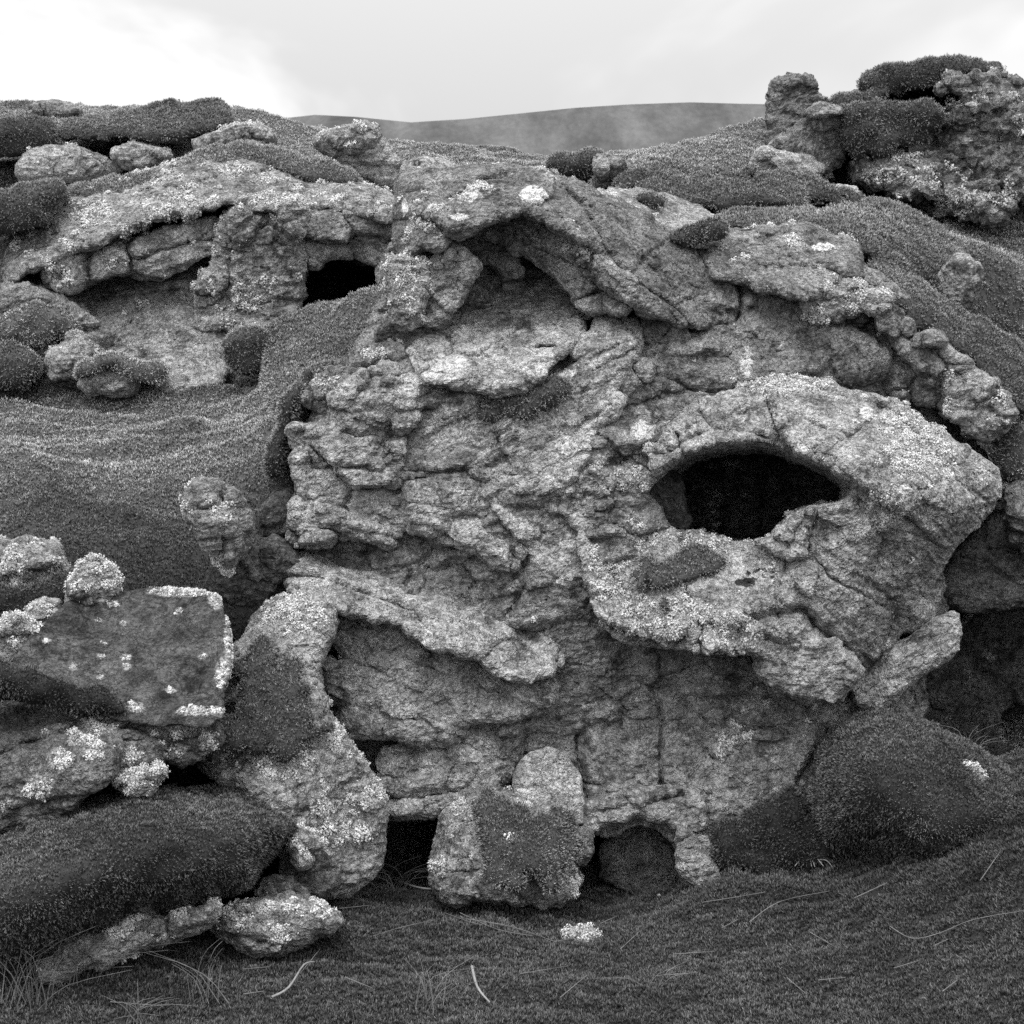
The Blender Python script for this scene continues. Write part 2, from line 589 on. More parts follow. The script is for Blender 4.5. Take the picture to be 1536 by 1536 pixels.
def hill_material():
    m, nt, bs = new_mat('grassy hill')
    g = NG(nt)
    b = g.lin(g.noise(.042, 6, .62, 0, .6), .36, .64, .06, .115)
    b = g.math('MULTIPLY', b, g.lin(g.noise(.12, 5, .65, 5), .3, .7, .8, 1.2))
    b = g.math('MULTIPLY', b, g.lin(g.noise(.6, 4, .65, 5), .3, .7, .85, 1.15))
    for n in list(nt.nodes):                    # gully shading put into the colour as streaks down the slope
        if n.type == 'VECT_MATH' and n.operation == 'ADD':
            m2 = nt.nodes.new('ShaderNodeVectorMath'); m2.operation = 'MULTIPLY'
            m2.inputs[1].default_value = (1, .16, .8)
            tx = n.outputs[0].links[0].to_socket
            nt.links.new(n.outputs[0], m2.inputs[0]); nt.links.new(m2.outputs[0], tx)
    g.grey(b, bs)
    return m


ROCK = rock_material(); LICHEN = lichen_material(); MOSS = moss_material()
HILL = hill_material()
STRAW = plain_material('dry straw', .12, .26, 30)
TWIG = plain_material('bleached twig', .16, .34, 60)


# ------------------------------------------------------------------ builders
def facing(v, q, n):
    """0..1 weight that leaves out faces turned well away from where the place can be seen from."""
    c = v[q].mean(1)
    vd = unit(CAM - c)
    return ((n * vd).sum(1) > -.35).astype(float)


def base_point(v):
    return np.array([(v[:, 0].min() + v[:, 0].max()) / 2, (v[:, 1].min() + v[:, 1].max()) / 2, v[:, 2].min()])


def white_mask(v, spots):
    if not spots:
        return np.zeros(len(v))
    px, py, z = project(v)
    o = np.zeros(len(v))
    for s in spots:
        x, y, rx = s[:3]; ry = s[3] if len(s) > 3 else rx
        o = np.maximum(o, 1.05 - .5 * (((px - x) / rx) ** 2 + ((py - y) / ry) ** 2))
    return np.clip(o, 0, 1)


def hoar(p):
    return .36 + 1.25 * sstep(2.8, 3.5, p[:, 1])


STATS = []


def rock(name, outline, d, thick, parent=None, lichen=.35, tone=1.0, white=(), dark=(), pale=(), label=None, cat=None,
         group=None, lsize=.0021, lscale=1.0, lden=5200, seed=None, **kw):
    """One rock: a part when parent is a thing, else a thing of its own (with its lichen as a part)."""
    seed = int(sum(x * 3 + y * 7 for x, y in outline)) % 89 + 1 if seed is None else seed
    kw.setdefault('grow', .006)
    if parent is not None and kw.get('r', .02) > .02: kw['r'] = .014 + (kw['r'] - .02) * .3
    v, q, h = sculpt(outline, d, thick, seed=seed, **kw)
    vn, fn = normals(v, q)
    n = .8 * fbm(v + 5, 6.5, 2) + .75 * fbm(v + 2, 22, 2) + .45 * fbm(v + 12, 62, 2) + .18 * vn[:, 2] + 14 * h
    t0 = .95 - lichen * 1.05
    lm = sstep(t0, t0 + .16, n)
    if pale:
        pm = white_mask(v, pale)
        lm = np.maximum(lm, sstep(.42, .62, pm + .42 * fbm(v + 8, 26, 3, .65) - .05))
    wm = white_mask(v, white); dm = white_mask(v, dark)
    dm = np.clip(dm * (.75 + 1.3 * fbm(v + 21, 22, 3, .7)), 0, 1)
    lm = lm * (1 - sstep(.4, .6, dm))
    if parent is None:
        O = base_point(v)
        o = mesh_object(name, v - O, [q], [ROCK], None, {'lichen': lm, 'white': wm, 'dark': dm}, smooth=np.zeros(len(q), bool))
        o.location = O
        tag(o, label, cat or 'rock', group)
    else:
        O = np.array(parent.location)
        o = mesh_object(name, v - O, [q], [ROCK], parent, {'lichen': lm, 'white': wm, 'dark': dm}, smooth=np.zeros(len(q), bool))
        if label: o['label'] = label
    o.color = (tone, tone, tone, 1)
    # lichen growth as a part of its own
    fm = lm[q].mean(1)
    fu = fn / (np.linalg.norm(fn, axis=1)[:, None] + 1e-12)
    w = facing(v, q, fu) * np.clip(fm, 0, 1) ** 1.2
    w = np.where(fm > .12, w, 0)
    sc = (d / 3.0)
    p, nn, fi = scatter(v, q, w ** 1.5, lden / sc ** 2, seed)
    p1, n1, f1 = scatter(v, q, w, 26000 / sc ** 2, seed + 7)
    rng = np.random.default_rng(seed)
    if len(p) + len(p1) > 60:
        c, dd, up = puffs(p, nn, fm[fi], .0095 * lscale * sc, lsize * sc, 46, rng)
        V, T = flakes(np.r_[c, p1], np.r_[dd, n1], lsize * sc, np.r_[np.zeros(len(c)), .002 * rng.random(len(p1))][:, None], rng)
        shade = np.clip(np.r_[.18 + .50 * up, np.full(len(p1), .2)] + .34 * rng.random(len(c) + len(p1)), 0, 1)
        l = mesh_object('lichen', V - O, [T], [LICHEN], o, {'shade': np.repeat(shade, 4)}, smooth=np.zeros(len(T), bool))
        l['kind'] = 'stuff'
    STATS.append((name, len(v), len(p)))
    return o


def moss(name, outline, d, thick, label=None, cat='moss', tone=1.0, group=None, parent=None, dens=1.0, length=.0085, seed=None, **kw):
    seed = int(sum(x * 3 + y * 7 for x, y in outline)) % 89 + 1 if seed is None else seed
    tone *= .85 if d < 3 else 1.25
    kw.setdefault('billow', .016 if d < 3 else .026)
    kw.setdefault('r', thick * .5); kw.setdefault('warp', .016); kw.setdefault('big', .016); kw.setdefault('rough', .25); kw.setdefault('blocks', 0); kw.setdefault('knob', .030)
    v, q, h = sculpt(outline, d, thick, seed=seed, **kw)
    vn, fn = normals(v, q)
    fu = fn / (np.linalg.norm(fn, axis=1)[:, None] + 1e-12)
    sc = min(max(d / 2.9, .85), 1.2)
    p, nn, fi = scatter(v, q, facing(v, q, fu) * sstep(-.95, -.5, fu[:, 2]), 95000 * dens / sc ** 2, seed)
    rng = np.random.default_rng(seed)
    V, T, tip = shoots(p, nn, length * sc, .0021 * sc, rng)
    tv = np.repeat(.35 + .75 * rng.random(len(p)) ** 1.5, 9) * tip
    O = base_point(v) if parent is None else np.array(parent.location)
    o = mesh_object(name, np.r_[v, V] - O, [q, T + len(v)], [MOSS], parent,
                    {'tip': np.r_[np.full(len(v), .05), tv]},
                    smooth=np.r_[np.ones(len(q), bool), np.zeros(len(T), bool)])
    if parent is None:
        o.location = O
        tag(o, label, cat, group)
    elif label:
        o['label'] = label
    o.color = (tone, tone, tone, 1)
    STATS.append((name, len(v), len(p)))
    return o

# ------------------------------------------------------------------ camera, light, sky
scene = bpy.context.scene
cam = bpy.data.cameras.new('camera')
co = bpy.data.objects.new('camera', cam); C.objects.link(co)
co.location = CAM
co.rotation_euler = (math.radians(90) - PITCH, 0, 0)
cam.sensor_width = 36
cam.lens = 36 * FPX / 1536
cam.clip_start = .05; cam.clip_end = 5000
cam.dof.use_dof = True
cam.dof.focus_distance = 3.0
cam.dof.aperture_fstop = 28
scene.camera = co

SUN_EL, SUN_AZ = math.radians(66), math.radians(200)   # azimuth: clockwise from +Y
sl = bpy.data.lights.new('sun', 'SUN'); sl.energy = 1.5; sl.angle = math.radians(30); sl.color = (1, 1, 1)
so = bpy.data.objects.new('sun', sl); C.objects.link(so)
so.rotation_euler = (math.radians(90) - SUN_EL, 0, math.pi - SUN_AZ)
so.rotation_euler = (math.radians(90) - SUN_EL, 0, -SUN_AZ + math.pi)

w = bpy.data.worlds.new('World'); scene.world = w; w.use_nodes = True
nt = w.node_tree
for n in list(nt.nodes): nt.nodes.remove(n)
out = nt.nodes.new('ShaderNodeOutputWorld'); bg = nt.nodes.new('ShaderNodeBackground')
nt.links.new(bg.outputs[0], out.inputs[0]); bg.inputs[1].default_value = .1
sky = nt.nodes.new('ShaderNodeTexSky'); sky.sky_type = 'NISHITA'; sky.sun_disc = False
sky.sun_elevation = SUN_EL; sky.sun_rotation = SUN_AZ
bw = nt.nodes.new('ShaderNodeRGBToBW'); nt.links.new(sky.outputs[0], bw.inputs[0])
tc = nt.nodes.new('ShaderNodeTexCoord')
mp = nt.nodes.new('ShaderNodeMapping'); mp.inputs['Scale'].default_value = (1, 1, 2.0); mp.inputs['Location'].default_value = (3.37, .1, .2)
nt.links.new(tc.outputs['Generated'], mp.inputs[0])
def wn(scale, detail, off):
    n = nt.nodes.new('ShaderNodeTexNoise'); n.inputs['Scale'].default_value = scale; n.inputs['Detail'].default_value = detail
    n.inputs['Roughness'].default_value = .58; n.inputs['Distortion'].default_value = .5
    nt.links.new(mp.outputs[0], n.inputs['Vector']); return n
c1 = wn(2.3, 5, 0)
mr = nt.nodes.new('ShaderNodeMapRange'); mr.interpolation_type = 'SMOOTHSTEP'
nt.links.new(c1.outputs['Fac'], mr.inputs[0])
for i, k in enumerate((.40, .60, 5.8, 8.2)): mr.inputs[1 + i].default_value = k
mx = nt.nodes.new('ShaderNodeMix'); mx.data_type = 'FLOAT'; mx.inputs[0].default_value = .93     # closed cloud cover
nt.links.new(bw.outputs[0], mx.inputs[2]); nt.links.new(mr.outputs[0], mx.inputs[3])
# overcast dome: cloud grows brighter towards the zenith, (1 + 2 sin h) / 3
sx = nt.nodes.new('ShaderNodeSeparateXYZ'); nt.links.new(tc.outputs['Generated'], sx.inputs[0])
gr = nt.nodes.new('ShaderNodeMapRange'); nt.links.new(sx.outputs['Z'], gr.inputs[0])
for i, k in enumerate((0.0, 1.0, .72, 2.5)): gr.inputs[1 + i].default_value = k
ml = nt.nodes.new('ShaderNodeMath'); ml.operation = 'MULTIPLY'
nt.links.new(mx.outputs[0], ml.inputs[0]); nt.links.new(gr.outputs[0], ml.inputs[1])
cc = nt.nodes.new('ShaderNodeCombineColor')
for i in range(3): nt.links.new(ml.outputs[0], cc.inputs[i])
nt.links.new(cc.outputs[0], bg.inputs[0])

scene.view_settings.view_transform = 'Standard'; scene.view_settings.look = 'None'
scene.view_settings.exposure = .52; scene.view_settings.gamma = 1
scene.cycles.max_bounces = 4; scene.cycles.diffuse_bounces = 2
scene.cycles.use_denoising = False

# ------------------------------------------------------------------ terrain
def pts3(l):
    return np.array([at(*p) for p in l])


def sheet(l, extra=()):
    p = pts3(l)
    if len(extra): p = np.r_[p, np.array(extra, float)]
    return tps(p[:, :2], p[:, 2], 2e-3)


low = sheet([(0, 1536, 2.15), (400, 1536, 2.2), (768, 1536, 2.2), (1150, 1536, 2.15), (1536, 1536, 2.05), (1536, 1400, 2.25),
             (1536, 1290, 2.42), (1536, 1180, 2.68), (1360, 1290, 2.65), (1250, 1320, 2.75), (1100, 1320, 2.80), (1000, 1358, 2.84),
             (890, 1386, 2.86), (760, 1356, 2.84), (620, 1358, 2.84), (520, 1348, 2.75), (470, 1400, 2.62), (300, 1445, 2.42),
             (130, 1455, 2.32), (768, 1440, 2.5), (1150, 1420, 2.48), (1330, 1420, 2.36)],
            [(-1, .8, .12), (0, .8, .12), (1, .8, .3), (-1.5, 2.2, .12), (1.6, 2.6, .55), (-1, 2.9, .05), (0, 3.2, -.02), (-.3, 4, -.05),
             (.4, 3.4, -.03), (.8, 3.3, .1), (1.3, 3.3, .25), (.5, 4.2, 0)])
mid = sheet([(300, 890, 2.95), (100, 830, 3.02), (0, 800, 3.1), (380, 790, 3.1), (430, 720, 3.18), (200, 700, 3.3), (0, 700, 3.35), (330, 690, 3.28),
             (0, 610, 3.75), (200, 588, 3.9), (380, 590, 3.72), (290, 640, 3.52), (100, 640, 3.62), (425, 580, 3.6), (520, 500, 3.75), (580, 470, 3.8),
             (450, 490, 3.9), (520, 462, 4.0), (300, 577, 4.05), (200, 580, 4.1), (100, 577, 4.1), (380, 565, 3.98), (0, 592, 4.05), (-150, 600, 4.0)],
            [(-1.9, 4, .85), (-1.0, 5.4, 1.02), (-.3, 5.4, 1.08), (.3, 4.5, 1.0), (-1.8, 3, .6)])
top = sheet([(-200, 185, 5.7), (0, 176, 5.7), (100, 168, 5.75), (200, 166, 5.7), (250, 160, 5.7), (300, 150, 5.6), (340, 165, 5.6), (400, 180, 5.7), (480, 196, 5.8), (600, 222, 6.2),
             (750, 233, 6.5), (900, 238, 6.3), (1000, 228, 6.1), (1100, 206, 5.8), (1150, 190, 5.6), (1300, 160, 5.6), (1500, 150, 5.6), (1700, 160, 5.6),
             (60, 240, 5.15), (200, 240, 5.15), (350, 230, 5.15), (470, 225, 5.0), (600, 250, 4.9), (700, 262, 4.7), (850, 262, 4.7),
             (930, 278, 4.6), (1050, 268, 4.7), (1150, 255, 4.6),
             (950, 318, 3.95), (1050, 335, 3.82), (1150, 332, 3.78), (1250, 330, 3.8), (1000, 276, 4.35), (1150, 268, 4.3), (1350, 350, 3.7), (1420, 400, 3.6), (1400, 455, 3.45), (1330, 430, 3.55),
             (1480, 500, 3.4), (1536, 470, 3.6), (1500, 380, 3.9), (1530, 560, 3.3), (1600, 640, 3.2), (1450, 330, 4.2)],
            [(-2.4, 5, 1.55), (2.6, 4, 1.3), (2.4, 3.0, .9)])


def ground_z(x, y):
    zl = low(x, np.minimum(y, 4.3)); 
    xm = np.clip(x, -1.9, 2.2)
    zm = mid(np.clip(x, -1.7, .3), np.clip(y, 2.4, 5.4))
    yt = np.minimum(y, 6.6)
    zt = top(xm, yt)
    yb = np.interp(x, [-3, -1.2, -.62, -.42, -.30, -.12, .1, .9, 1.2, 1.6, 3], [2.55, 2.6, 2.72, 2.84, 3.1, 4.0, 4.35, 4.35, 4.35, 4.2, 4.0])
    wm = sstep(-.16, .16, y - yb)
    z = zl * (1 - wm) + np.where(x < .25, zm, zl) * wm
    yt0 = np.interp(x, [-3, -.4, -.2, .1, .35, .9, 1.1, 1.5, 3], [4.95, 4.95, 4.85, 4.2, 3.74, 3.70, 3.68, 3.65, 3.6])
    wt = sstep(-.10, .10, y - yt0)
    z = z * (1 - wt) + zt * wt
    far = sstep(6.3, 14, y) * (np.hypot(x * .3, y) > 0)
    z = z * (1 - far) + (-2.0 - .0 * y) * far
    side = sstep(2.6, 12, np.abs(x))
    return z * (1 - side) + side * np.where(y > 5, -2.0, 0.0)


def hummocks(x, y):
    p = np.stack([x, y, np.zeros_like(x)], 1)
    p = p + np.stack([.12 * fbm(p + 40, 1.6, 2), .12 * fbm(p + 50, 1.6, 2), np.zeros_like(x)], 1)
    near = np.clip(y / 3, .6, 2.0)
    slope = (.22 + .85 * sstep(2.6, 3.3, y)) * (1 - .75 * sstep(4.2, 5.0, y))
    q = p * np.array([.8, 1.9, 1])
    def soft(n): return np.sqrt(n * n + .012) * 2.0 - .5
    pil = soft(noise3(q * 2.0 + 3)) + .22 * soft(noise3(q * 4.6 + 8)) - .05
    tuft_ = (np.abs(fbm(p + 70, 9, 2)) * .022 + np.abs(noise3(p * 21 + 4)) * .012) * (1 - .6 * sstep(2.7, 3.2, y))
    return near * (.085 * slope * pil + .022 * fbm(p, 3.2, 2, .5) + .008 * fbm(p + 9, 11, 2) + .022 * (1 - sstep(2.6, 3.0, y)) * fbm(p + 33, 5.5, 2)) - tuft_


def axis_coords(lo, hi, fine, far, n):
    core = np.arange(lo, hi, fine)
    g = np.geomspace(fine * 2, far, n)
    return np.r_[lo - g[::-1], core, core[-1] + g]


gx = axis_coords(-1.75, 1.95, .0095, 1500, 60)
gy = axis_coords(1.7, 7.0, .0115, 2500, 60)
X, Y = np.meshgrid(gx, gy, indexing='ij')
xf, yf = X.ravel(), Y.ravel()
zf = ground_z(xf, yf)
inr = (np.abs(xf) < 4) & (yf > 0) & (yf < 9)
zf[inr] += hummocks(xf[inr], yf[inr])
gv = np.stack([xf, yf, zf], 1)
ny = len(gy)
i, j = np.meshgrid(np.arange(len(gx) - 1), np.arange(ny - 1), indexing='ij')
k = (i * ny + j).ravel()
gq = np.stack([k, k + ny, k + ny + 1, k + 1], 1).astype(np.int32)
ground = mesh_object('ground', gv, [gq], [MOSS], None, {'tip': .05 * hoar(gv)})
tag(ground, 'moss covered ground around the lava outcrops', None, None, 'structure')
ground.color = (1, 1, 1, 1)

px, py, pz = project(gv[gq].mean(1))
_, fn = normals(gv, gq); fu = unit(fn)
inview = ((pz > .5) & (px > -500) & (px < 2040) & (py > 60) & (py < 1760) & (gv[gq][:, :, 1].mean(1) < 8)) * np.where((px > -60) & (px < 1600) & (py < 1600), 1.0, .5)
sc = np.clip(pz / 2.9, .85, 1.2)
p, nn, fi = scatter(gv, gq, inview * facing(gv, gq, fu) / sc ** 2, 95000, 1)
rng = np.random.default_rng(1)
big_ = np.where(p[:, 1] < 2.75, 1.25, 1.0)[:, None] * sc[fi][:, None]
V, T, tip = shoots(p, nn, .0085 * big_, .0021 * big_, rng)
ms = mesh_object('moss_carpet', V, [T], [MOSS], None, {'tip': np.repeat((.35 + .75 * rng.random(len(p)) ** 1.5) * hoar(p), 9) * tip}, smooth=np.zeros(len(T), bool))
tag(ms, 'dark woolly moss carpet growing over the ground', 'moss', None, 'stuff')
STATS.append(('ground', len(gv), len(p)))

# far hill: ridge line of the photograph at its own distance, with gullied slopes
HD = 520.0
rid = [(-900, 330), (-300, 250), (150, 205), (415, 172), (480, 165), (540, 168), (620, 176), (650, 174), (700, 171), (780, 163), (860, 155),
       (940, 150), (1030, 147), (1100, 149), (1160, 150), (1400, 160), (1900, 210), (2400, 300)]
rp = np.array([at(a, b, HD) for a, b in rid])
hx = np.linspace(rp[0, 0], rp[-1, 0], 800); hy = np.linspace(-1, 1.4, 260)
HX, HT = np.meshgrid(hx, hy, indexing='ij')
crest = np.interp(HX, rp[:, 0], rp[:, 2])
Hp = np.stack([HX.ravel(), HT.ravel() * 190, np.zeros(HX.size)], 1)
gul = (fbm(Hp * np.array([1, .35, 1]), .024, 5, .5, True)).reshape(HX.shape)
prof = np.where(HT < 0, np.clip(1 + HT, 0, 1) ** 1.0, np.clip(1 - (HT / 1.4) ** 2, 0, 1))
bench = .04 * np.sin(np.clip(HT + 1, 0, 1) * math.pi)
amp = np.sin(np.clip(1 + HT, 0, 1) * math.pi) * np.clip(-HT * 1.6, 0, 1)
HZ = crest * (prof + bench) + amp * np.minimum(gul - .75, 0) * 15 - 3
hv = np.stack([HX.ravel(), (HD + HT * 190).ravel(), HZ.ravel()], 1)
i, j = np.meshgrid(np.arange(799), np.arange(259), indexing='ij'); k = (i * 260 + j).ravel()
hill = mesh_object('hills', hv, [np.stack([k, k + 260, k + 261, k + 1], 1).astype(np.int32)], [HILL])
tag(hill, 'grassy hill with gullies on the horizon', None, None, 'structure')

# ------------------------------------------------------------------ the big outcrop with the oval hole
OC = thing('lava_outcrop', at(960, 1330, 3.3), 'big pale layered lava outcrop with a wide oval hole, filling the middle of the scene', 'rock outcrop')
SPOTS = [(705, 290, 10, 12), (800, 292, 20, 12), (690, 325, 14, 5), (607, 312, 5, 12), (667, 548, 26, 9), (640, 568, 40, 9), (688, 545, 14, 12),
         (848, 560, 16, 6), (965, 645, 17, 14), (1235, 370, 16, 6), (1120, 545, 9, 22), (1180, 578, 32, 9), (495, 705, 9, 16), (483, 700, 6, 8),
         (880, 500, 14, 5), (1300, 620, 10, 10), (1355, 735, 12, 8), (845, 735, 12, 8), (900, 690, 10, 8), (1065, 955, 12, 18), (893, 545, 10, 6)]

rock('rock_face', [(560, 300), (800, 262), (1000, 340), (1260, 350), (1420, 480), (1500, 640), (1480, 800), (1420, 960), (1360, 1060), (1330, 1400),
                   (1000, 1420), (600, 1400), (450, 1300), (470, 1000), (440, 800), (455, 640), (560, 520)], 3.1, 1.15, OC, lichen=.36, tone=.8,
     white=SPOTS, vox=.0075, r=.06, strata=(8, .085, .022), blocks=1.2, big=.022,
     ctrl=[(800, 262, 3.34), (600, 320, 3.3), (780, 420, 3.24), (850, 420, 3.22), (1000, 450, 3.10), (1200, 380, 3.16), (1360, 480, 3.14), (1200, 560, 3.08), (1450, 640, 3.18),
           (600, 600, 3.0), (720, 590, 3.0), (700, 700, 2.985), (600, 700, 3.0), (480, 800, 3.04), (900, 780, 2.97), (900, 620, 3.02), (1200, 850, 3.04), (1450, 850, 3.25), (700, 870, 3.0), (600, 1000, 3.02), (800, 950, 3.0),
           (700, 1150, 3.02), (900, 1050, 3.02), (1000, 1010, 3.02), (850, 1110, 3.05), (950, 1150, 3.0), (1100, 1150, 2.97), (1200, 1250, 2.95), (1000, 1290, 2.98),
           (700, 1300, 3.04), (1360, 1000, 3.04), (560, 1180, 3.08), (1000, 1210, 2.97)],
     holes=[], carve=[([(572, 1220), (655, 1210), (700, 1230), (700, 1410), (540, 1410), (560, 1300)], 2.7, 3.75),
                      ([(852, 1250), (880, 1226), (915, 1238), (960, 1214), (1000, 1236), (1022, 1270), (1034, 1400), (835, 1400)], 2.7, 3.8),
                      ([(950, 700), (1100, 630), (1260, 680), (1320, 760), (1200, 840), (1020, 830)], 2.85, 3.8)],
     cracks=[([(985, 1060), (990, 1130), (985, 1210)], .006, .03), ([(870, 1100), (880, 1180), (868, 1235)], .008, .03),
             ([(1100, 380), (1110, 440), (1105, 490)], .007, .035), ([(960, 470), (1030, 500), (1090, 495)], .007, .03)])

# upper arch
rock('arch_slab', [(596, 262), (660, 256), (740, 250), (800, 250), (835, 258), (815, 300), (775, 312), (735, 320), (700, 345), (682, 360), (640, 378), (602, 390), (590, 345), (592, 300)],
     3.03, .34, OC, lichen=.45, tone=.66, white=SPOTS, vox=.0055, r=.045, strata=(12, .05, .010),
     ctrl=[(600, 265, 3.16), (740, 252, 3.14), (640, 330, 3.0), (600, 380, 3.06), (760, 300, 3.02)])
rock('arch_slab', [(775, 250), (835, 258), (885, 285), (940, 312), (1000, 345), (1050, 372), (1062, 400), (1095, 410), (1098, 480), (1050, 502), (1000, 490), (958, 468), (952, 440), (940, 405), (905, 378), (870, 362), (830, 338), (800, 318), (770, 310)],
     3.02, .36, OC, lichen=.38, tone=.62, white=SPOTS, vox=.0055, r=.04, strata=(-30, .06, .010),
     ctrl=[(800, 255, 3.12), (820, 325, 2.99), (940, 330, 3.10), (930, 400, 2.99), (1060, 390, 3.14), (1050, 480, 3.06), (980, 450, 3.0)],
     cracks=[([(955, 465), (1000, 500), (1040, 515)], .006, .03)])
rock('arch_rib', [(772, 318), (790, 322), (840, 352), (885, 368), (915, 388), (940, 418), (946, 450), (935, 466), (905, 475), (872, 466), (858, 445), (842, 420), (815, 395), (785, 378), (765, 368)],
     3.07, .25, OC, lichen=.28, tone=.95, vox=.005, r=.035, strata=(-35, .05, .010), ctrl=[(780, 330, 3.12), (850, 380, 3.07), (920, 440, 3.0), (880, 460, 3.04)], pale=[(870, 370, 28, 10)])
rock('arch_rib', [(700, 345), (735, 325), (772, 320), (770, 360), (765, 380), (735, 392), (705, 390), (690, 372)], 3.13, .2, OC, lichen=.3, tone=.75, vox=.0055, r=.03)
rock('crest_slab', [(870, 280), (930, 286), (1000, 300), (1060, 318), (1095, 342), (1060, 380), (1010, 358), (945, 320), (890, 298)], 3.2, .3, OC, lichen=.3, tone=.95, vox=.006, r=.02, ctrl=[(880, 282, 3.3), (1080, 330, 3.36), (1000, 302, 3.4), (1020, 360, 3.12), (920, 310, 3.12)])
moss('moss_patch', [(1005, 346), (1030, 338), (1062, 336), (1085, 350), (1068, 364), (1030, 364)], 3.09, .05, parent=OC, tone=1.0, vox=.006, r=.03, warp=.02)
moss('moss_patch', [(950, 298), (970, 292), (992, 296), (998, 306), (975, 310), (955, 306)], 3.25, .05, parent=OC, tone=1.0, vox=.006, r=.03, warp=.01)
# alcove
rock('rock_block', [(642, 400), (655, 385), (672, 374), (692, 378), (712, 392), (722, 404), (705, 425), (690, 440), (668, 470), (655, 488), (635, 490), (622, 478), (640, 445)],
     3.04, .28, OC, lichen=.2, tone=1.05, vox=.005, r=.03, big=.008)
rock('rock_block', [(712, 395), (740, 382), (765, 385), (782, 410), (790, 445), (770, 452), (745, 448), (722, 432), (706, 424)], 3.16, .22, OC, lichen=.1, tone=.72, vox=.0055, r=.03)
rock('rock_block', [(668, 455), (690, 432), (708, 425), (735, 440), (728, 458), (705, 462), (690, 480), (668, 488)], 3.13, .2, OC, lichen=.05, tone=.6, vox=.0055, r=.025)
rock('lichen_lump', [(583, 398), (610, 388), (640, 390), (645, 425), (632, 460), (625, 485), (600, 490), (584, 460), (580, 425)], 3.02, .22, OC, lichen=.75, tone=.9, vox=.005, r=.05, knob=.008,
     pale=[(605, 420, 22, 14), (612, 445, 18, 16)])
rock('lichen_lump', [(580, 480), (610, 486), (645, 490), (640, 520), (615, 545), (590, 540), (572, 515)], 3.06, .2, OC, lichen=.45, tone=.5, vox=.0055, r=.05, knob=.008)
# pale ledge below the alcove
rock('rock_ledge', [(618, 506), (640, 492), (672, 492), (700, 490), (740, 492), (790, 482), (830, 462), (860, 462), (880, 478), (868, 510), (850, 540), (820, 560), (790, 580), (740, 580), (700, 572), (668, 578), (640, 566), (622, 540)],
     2.98, .34, OC, lichen=0.28, tone=1.30, blocks=.75, white=SPOTS, vox=.005, r=.03, big=.012, strata=(16, .045, .012),
     ctrl=[(640, 498, 3.09), (830, 468, 3.13), (740, 495, 3.11), (640, 550, 2.98), (740, 560, 2.975), (840, 530, 2.99), (740, 520, 2.99)],
     cracks=[([(812, 528), (835, 522)], .006, .05)])
rock('rock_ledge', [(660, 600), (720, 585), (800, 590), (850, 560), (880, 500), (905, 480), (945, 470), (958, 500), (956, 540), (930, 560), (915, 580), (930, 600), (925, 630), (895, 640), (880, 670), (860, 720), (835, 742), (800, 745), (740, 720), (680, 700), (618, 690), (612, 650), (640, 620)],
     2.99, .36, OC, lichen=0.30, tone=1.23, blocks=.75, white=SPOTS, vox=.005, r=.035, big=.014, strata=(24, .05, .018),
     ctrl=[(930, 485, 3.06), (700, 600, 2.99), (800, 595, 2.99), (940, 540, 3.0), (880, 600, 3.0), (840, 720, 2.95), (700, 690, 2.99), (640, 660, 3.0), (760, 650, 2.99)],
     cracks=[([(750, 655), (760, 685), (775, 705)], .005, .04), ([(860, 540), (800, 570), (720, 605)], .010, .035)])
rock('rock_block', [(925, 560), (960, 540), (985, 545), (975, 575), (940, 590), (915, 585)], 3.02, .2, OC, lichen=0.23, tone=1.0, vox=.005, r=.02)
moss('moss_patch', [(712, 604), (745, 588), (800, 576), (838, 568), (852, 580), (825, 606), (785, 630), (735, 634), (714, 622)], 2.965, .06, parent=OC, tone=1.5, vox=.005, r=.03, warp=.02)
# left bulges and blocks
rock('rock_bulge', [(500, 610), (520, 580), (545, 560), (580, 548), (596, 560), (600, 590), (592, 630), (580, 655), (550, 662), (520, 660), (502, 640)], 2.98, .3, OC, lichen=0.28, tone=1.16, blocks=.75, vox=.005, r=.06, knob=.006, strata=(10, .04, .010))
rock('rock_bulge', [(592, 590), (606, 582), (625, 586), (632, 610), (622, 640), (600, 648), (590, 628)], 2.97, .25, OC, lichen=0.23, tone=1.21, blocks=.75, vox=.005, r=.05)
rock('rock_bulge', [(605, 575), (660, 585), (700, 600), (690, 640), (660, 660), (618, 655), (604, 620)], 3.02, .25, OC, lichen=0.23, tone=1.21, blocks=.75, vox=.005, r=.04, strata=(12, .03, .012))
rock('rock_block', [(436, 648), (455, 640), (490, 636), (512, 648), (520, 665), (500, 672), (460, 676), (440, 668)], 2.99, .25, OC, lichen=0.28, tone=1.05, vox=.005, r=.025, strata=(4, .022, .008))
rock('rock_block', [(438, 672), (470, 664), (520, 664), (574, 668), (578, 700), (590, 740), (600, 790), (596, 806), (560, 808), (510, 798), (470, 752), (450, 745), (442, 710)],
     2.97, .34, OC, lichen=0.26, tone=1.12, white=SPOTS, vox=.005, r=.03, big=.012, strata=(2, .06, .007), cracks=[([(470, 700), (520, 700), (575, 704)], .004, .025)], dents=[(466, 690, 6, .03)])
rock('rock_block', [(576, 668), (592, 660), (606, 664), (606, 700), (600, 728), (580, 728), (574, 700)], 2.96, .25, OC, lichen=0.20, tone=1.12, vox=.005, r=.02)
rock('rock_block', [(440, 760), (452, 752), (472, 752), (476, 800), (460, 804), (438, 796)], 2.97, .25, OC, lichen=0.20, tone=1.1, vox=.005, r=.018, strata=(3, .02, .008))
